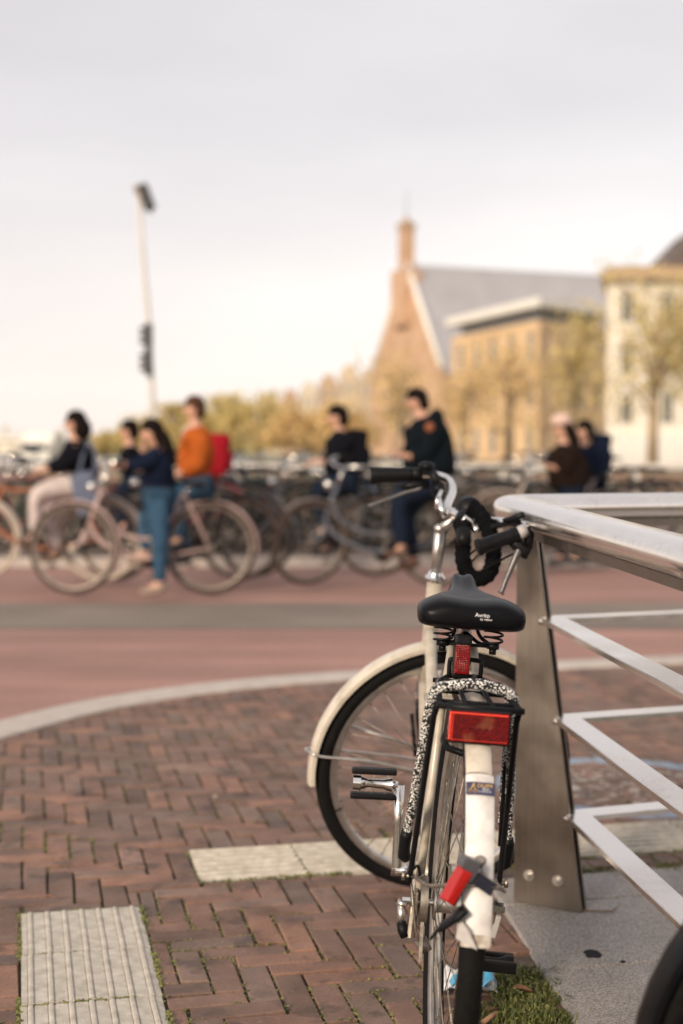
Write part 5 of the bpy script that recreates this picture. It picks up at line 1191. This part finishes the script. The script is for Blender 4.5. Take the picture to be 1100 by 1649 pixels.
slab(mbk, 'rear_walls', [(ML_.x + .3, ML_.y + .1), (.3, .6), (MR_.x - .1, MR_.y + .3), (bk.x, bk.y)], 0, zt - .05, BRN)
# right building
RB0 = Vector((14.15, 76, 0)); rb = root_at('stone_building', RB0, label='cream stone building with a heavy tan cornice at the right edge', cat='building')
facade(rb, (0, 0), (11, .5), 1.9, 10.0, 5, 3, .34, .62, CRM); slab(rb, 'plinth', [(-.1, -.25), (11.1, .25), (11.1, 8), (2, 8)], 0, 1.9, WTRIM)
slab(rb, 'rear_walls', [(0, .3), (11, .8), (11, 12), (2.7, 12)], 1.9, 9.98, CRM)
slab(rb, 'cornice', [(-.5, -.55), (11.4, -.05), (11.4, 12.3), (2.3, 12.3)], 10.0, 10.45, CORN); slab(rb, 'parapet', [(-.1, -.1), (11, .4), (11, 12), (2.6, 12)], 10.45, 10.75, CORN)
MB().add([(3.2, .6, 10.75), (12, .9, 10.75), (12, 11, 10.75), (3.2, 11, 10.75), (5.6, 3, 13.4), (12, 3, 13.4), (12, 9, 13.4), (5.6, 9, 13.4)], [(0, 1, 5, 4), (1, 2, 6, 5), (2, 3, 7, 6), (3, 0, 4, 7), (4, 5, 6, 7)], False).build('roof', DRK, rb)
# row of canal houses to the left of the church
hc = [((.56, .44, .31), 'cream'), ((.44, .28, .17), 'tan brick'), ((.62, .52, .40), 'pale plaster'), ((.48, .33, .21), 'ochre brick'), ((.60, .47, .33), 'sand coloured'), ((.50, .38, .27), 'beige')]
hx = [(424, 452, 636), (452, 482, 628), (482, 512, 616), (512, 546, 604), (546, 578, 588), (578, 606, 594)]
for (a, b_, t_), (c, nm_) in zip(hx, hc):
    Yh = 190.; X0, X1 = (a - 550) / 2290 * Yh, (b_ - 550) / 2290 * Yh; zt_ = CAM_H + (720 - t_) / 2290 * Yh
    h = root_at('canal_house', ((X0 + X1) / 2, Yh, 0), label='%s canal house with a stepped top in the distant row left of the church' % nm_, cat='house', group='distant canal houses')
    m = mat('house_' + nm_.replace(' ', '_'), c, .85, 0, .08, .5); hw = (X1 - X0) / 2
    facade(h, (-hw, 0), (hw, 0), 0, zt_ - 1.2, 2, 3, .42, .6, m)
    slab(h, 'rear_walls', [(-hw, .3), (hw, .3), (hw, 9), (-hw, 9)], 0, zt_ - 1.25, m)
    slab(h, 'gable_top', [(-hw * .55, 0), (hw * .55, 0), (hw * .55, 3), (-hw * .55, 3)], zt_ - 1.2, zt_, m)
    MB().add([(-hw, .1, zt_ - 1.2), (hw, .1, zt_ - 1.2), (hw, 9, zt_ - 1.2), (-hw, 9, zt_ - 1.2), (0, .5, zt_ + .1), (0, 9, zt_ + .1)], [(0, 4, 5, 3), (1, 2, 5, 4), (0, 1, 4), (3, 5, 2)], False).build('roof', SLATE, h)
# ------------------------------------------------------------------ trees
BARK = mat('grey_bark', (.34, .25, .16), .9, 0, .3, 3)
LEAFS = [mat('spring_leaves', (.56, .44, .16), .75, 0, .2, 3, isl=.35, col2=(.72, .58, .26)), mat('ochre_spring_leaves', (.66, .46, .20), .75, 0, .2, 3, isl=.35, col2=(.80, .60, .30)), mat('dark_leaves', (.055, .065, .025), .75, 0, .2, 3, isl=.4)]
for m_ in LEAFS:
    t = m_.node_tree; P = t.nodes['Principled BSDF']; ou = t.nodes['Material Output']; tr_ = t.nodes.new('ShaderNodeBsdfTranslucent'); mx_ = t.nodes.new('ShaderNodeMixShader'); mx_.inputs[0].default_value = .45
    src = P.inputs['Base Color'].links[0].from_socket; t.links.new(src, tr_.inputs[0]); t.links.new(P.outputs[0], mx_.inputs[1]); t.links.new(tr_.outputs[0], mx_.inputs[2]); t.links.new(mx_.outputs[0], ou.inputs[0])
def tree(x, y, z0, h, cr, seed, label, li=0, nl=1500, leafs=.16, crz=None, low=.28, group='spring trees beyond the canal'):
    rnd = random.Random(seed); r = root_at('tree', (x, y, z0), label=label, cat='tree', group=group)
    tb = MB(); tr = h * .018 + .05; tb.tube([(0, 0, 0), (rnd.uniform(-.1, .1), 0, h * .25), (rnd.uniform(-.2, .2), 0, h * .5), (rnd.uniform(-.3, .3), 0, h * .8)], [tr * 1.3, tr, tr * .75, tr * .3], 8); tb.build('trunk', BARK, r)
    cz = h * (1 + low) / 2; hz = (crz or h * (1 - low) / 2); ends = []
    for k in range(11):
        a = rnd.uniform(0, 2 * PI); z_ = h * rnd.uniform(.25, .65); q = rnd.uniform(.5, .95)
        e = Vector((cr * q * math.cos(a), cr * q * math.sin(a), min(h * .95, z_ + h * rnd.uniform(.1, .35)))); m_ = Vector((e.x * .4, e.y * .4, z_ + (e.z - z_) * .6))
        lb = MB(); lb.tube(catmull([(0, 0, z_), m_, e], 3), [tr * .5, tr * .45, tr * .4, tr * .3, tr * .25, tr * .2, tr * .1], 5); lb.build('limb', BARK, r); ends += [e, m_.lerp(e, .5)]
    cl = [Vector((0, 0, cz)) + Vector((rnd.gauss(0, .42) * cr, rnd.gauss(0, .42) * cr, rnd.gauss(0, .42) * hz)) for _ in range(34)] + ends
    lv = MB()
    for _ in range(nl):
        c = cl[rnd.randrange(len(cl))]; p_ = c + Vector((rnd.gauss(0, .16) * cr, rnd.gauss(0, .16) * cr, rnd.gauss(0, .14) * hz * 1.3))
        if p_.z < h * low * .7 or p_.z > h * 1.04: continue
        s_ = leafs * rnd.uniform(.6, 1.5); d = Vector((rnd.gauss(0, 1), rnd.gauss(0, 1), rnd.gauss(0, 1))).normalized(); e = d.cross(Vector((rnd.gauss(0, 1), rnd.gauss(0, 1), rnd.gauss(0, 1)))).normalized() * .6
        lv.add([p_ - d * s_, p_ + e * s_, p_ + d * s_, p_ - e * s_], [(0, 1, 2, 3)], False)
    o = lv.build('crown', LEAFS[li], r); return r
def tree_px(px, top, Y, wpx, seed, label, **kw):
    X = (px - 550) / 2290 * Y; h = CAM_H + (720 - top) / 2290 * Y; return tree(X, Y, 0.1, h, wpx / 2 / 2290 * Y, seed, label, **kw)
tree_px(640, 560, 62, 120, 1, 'thin ochre spring tree in front of the church gable', li=1, nl=700, leafs=.11)
tree_px(745, 575, 60, 110, 2, 'ochre leaved tree at the left corner of the tan brick block', li=1, nl=800, leafs=.11, low=.15)
tree_px(820, 530, 64, 110, 3, 'yellow green tree before the middle of the tan brick block', li=1, nl=850, leafs=.11, low=.15)
tree_px(920, 495, 62, 120, 4, 'tall yellow green tree between the brick block and the stone building', li=0, nl=1200, leafs=.11, low=.15)
tree_px(1050, 425, 58, 200, 5, 'large loose leaved tree in front of the cream stone building', li=0, nl=2100, leafs=.11, low=.15)
tree_px(1120, 460, 60, 120, 6, 'loose leaved tree cut by the right edge of the picture', li=0, nl=900, leafs=.11)
tree_px(560, 650, 66, 120, 7, 'low ochre tree in front of the distant canal houses', li=1, nl=1500, leafs=.14, low=.15)
tree_px(480, 655, 70, 130, 8, 'rounded ochre tree seen between the red backpack and the man in black', li=1, nl=1700, leafs=.15, low=.15)
tree_px(415, 640, 80, 130, 9, 'yellow green rounded tree right of the man in the rust jacket', li=0, nl=2300, leafs=.17, low=.12)
tree_px(350, 642, 84, 110, 10, 'full yellow green tree behind the red backpack', li=0, nl=2600, leafs=.17, low=.12)
tree_px(285, 655, 88, 100, 11, 'yellow green tree behind the man in the rust jacket', li=0, nl=2400, leafs=.17, low=.12)
tree_px(220, 672, 92, 80, 12, 'small yellow green tree behind the foot of the mast', li=0, nl=2000, leafs=.17, low=.1)
tree_px(175, 695, 100, 70, 13, 'lowest yellow green tree left of the mast', li=0, nl=1500, leafs=.18, low=.1)
tree_px(36, 708, 110, 46, 14, 'small dark tree at the far left behind the cyclists', li=2, nl=1500, leafs=.2, low=.1)
# distant low greenery and roofs at the left horizon
hg = MB(); rnd = random.Random(3)
for _ in range(5000):
    X = rnd.uniform(-110, 60); Yq = 260 + rnd.uniform(0, 30); z = abs(rnd.gauss(0, 1.6)) * (1 + .6 * noise.noise(Vector((X * .05, 0, 0)))); s_ = rnd.uniform(.4, .9); d = Vector((rnd.gauss(0, 1), rnd.gauss(0, 1), rnd.gauss(0, 1))).normalized() * s_; e = d.cross(Vector((rnd.gauss(0, 1), rnd.gauss(0, 1), rnd.gauss(0, 1)))).normalized() * s_ * .7; c = Vector((X, Yq, z + .2)); hg.add([c - d, c + e, c + d, c - e], [(0, 1, 2, 3)], False)
tag(hg.build('far_treeline', LEAFS[0]), 'low distant line of trees on the horizon at the left', 'tree line', kind='stuff')
# white van on the far quay
vr = root_at('van', ((72 - 550) / 2290 * 80., 80, .15), label='white box van parked on the far quay at the left', cat='van')
MB().box((0, 0, 1.0), (1.75, 3.4, 1.5), None, .12).build('cargo_box', WTRIM, vr); MB().box((.0, -2.2, .75), (1.65, 1.2, 1.0), None, .15).build('cab', WTRIM, vr)
MB().box((0, -2.81, 1.0), (1.35, .04, .42), None, .01).build('windscreen', GLASS, vr)
for sx_ in (-.75, .75):
    for sy_ in (-2.2, 1.1): MB().tube([(sx_ - .1, sy_, .30), (sx_ + .1, sy_, .30)], .30, 16).build('wheel', RUBBER, vr)
lowb = root_at('quay_shed', ((18 - 550) / 2290 * 95, 95, .1), label='long pale low building at the left horizon', cat='building')
facade(lowb, (-4, 0), (2.0, 0), 0, 1.5, 5, 1, .4, .5, CRM); slab(lowb, 'rear_walls', [(-4, .3), (2, .3), (2, 6), (-4, 6)], 0, 1.48, CRM); slab(lowb, 'roof', [(-4.3, -.3), (2.3, -.3), (2.3, 6.3), (-4.3, 6.3)], 1.5, 1.75, WTRIM)

# ------------------------------------------------------------------ warm afternoon haze in the air
hm = bpy.data.materials.new('haze'); hm.use_nodes = True; t = hm.node_tree; t.nodes.clear()
o_ = t.nodes.new('ShaderNodeOutputMaterial'); v_ = t.nodes.new('ShaderNodeVolumePrincipled'); v_.inputs['Color'].default_value = (.99, .97, .94, 1); v_.inputs['Density'].default_value = .0003; v_.inputs['Anisotropy'].default_value = .2
t.links.new(v_.outputs[0], o_.inputs['Volume'])
hz_ = MB().box((0, 130, 14), (880, 440, 34)).build('haze', hm); hz_['kind'] = 'stuff'; hz_['label'] = 'thin warm haze over the canal and the far buildings'
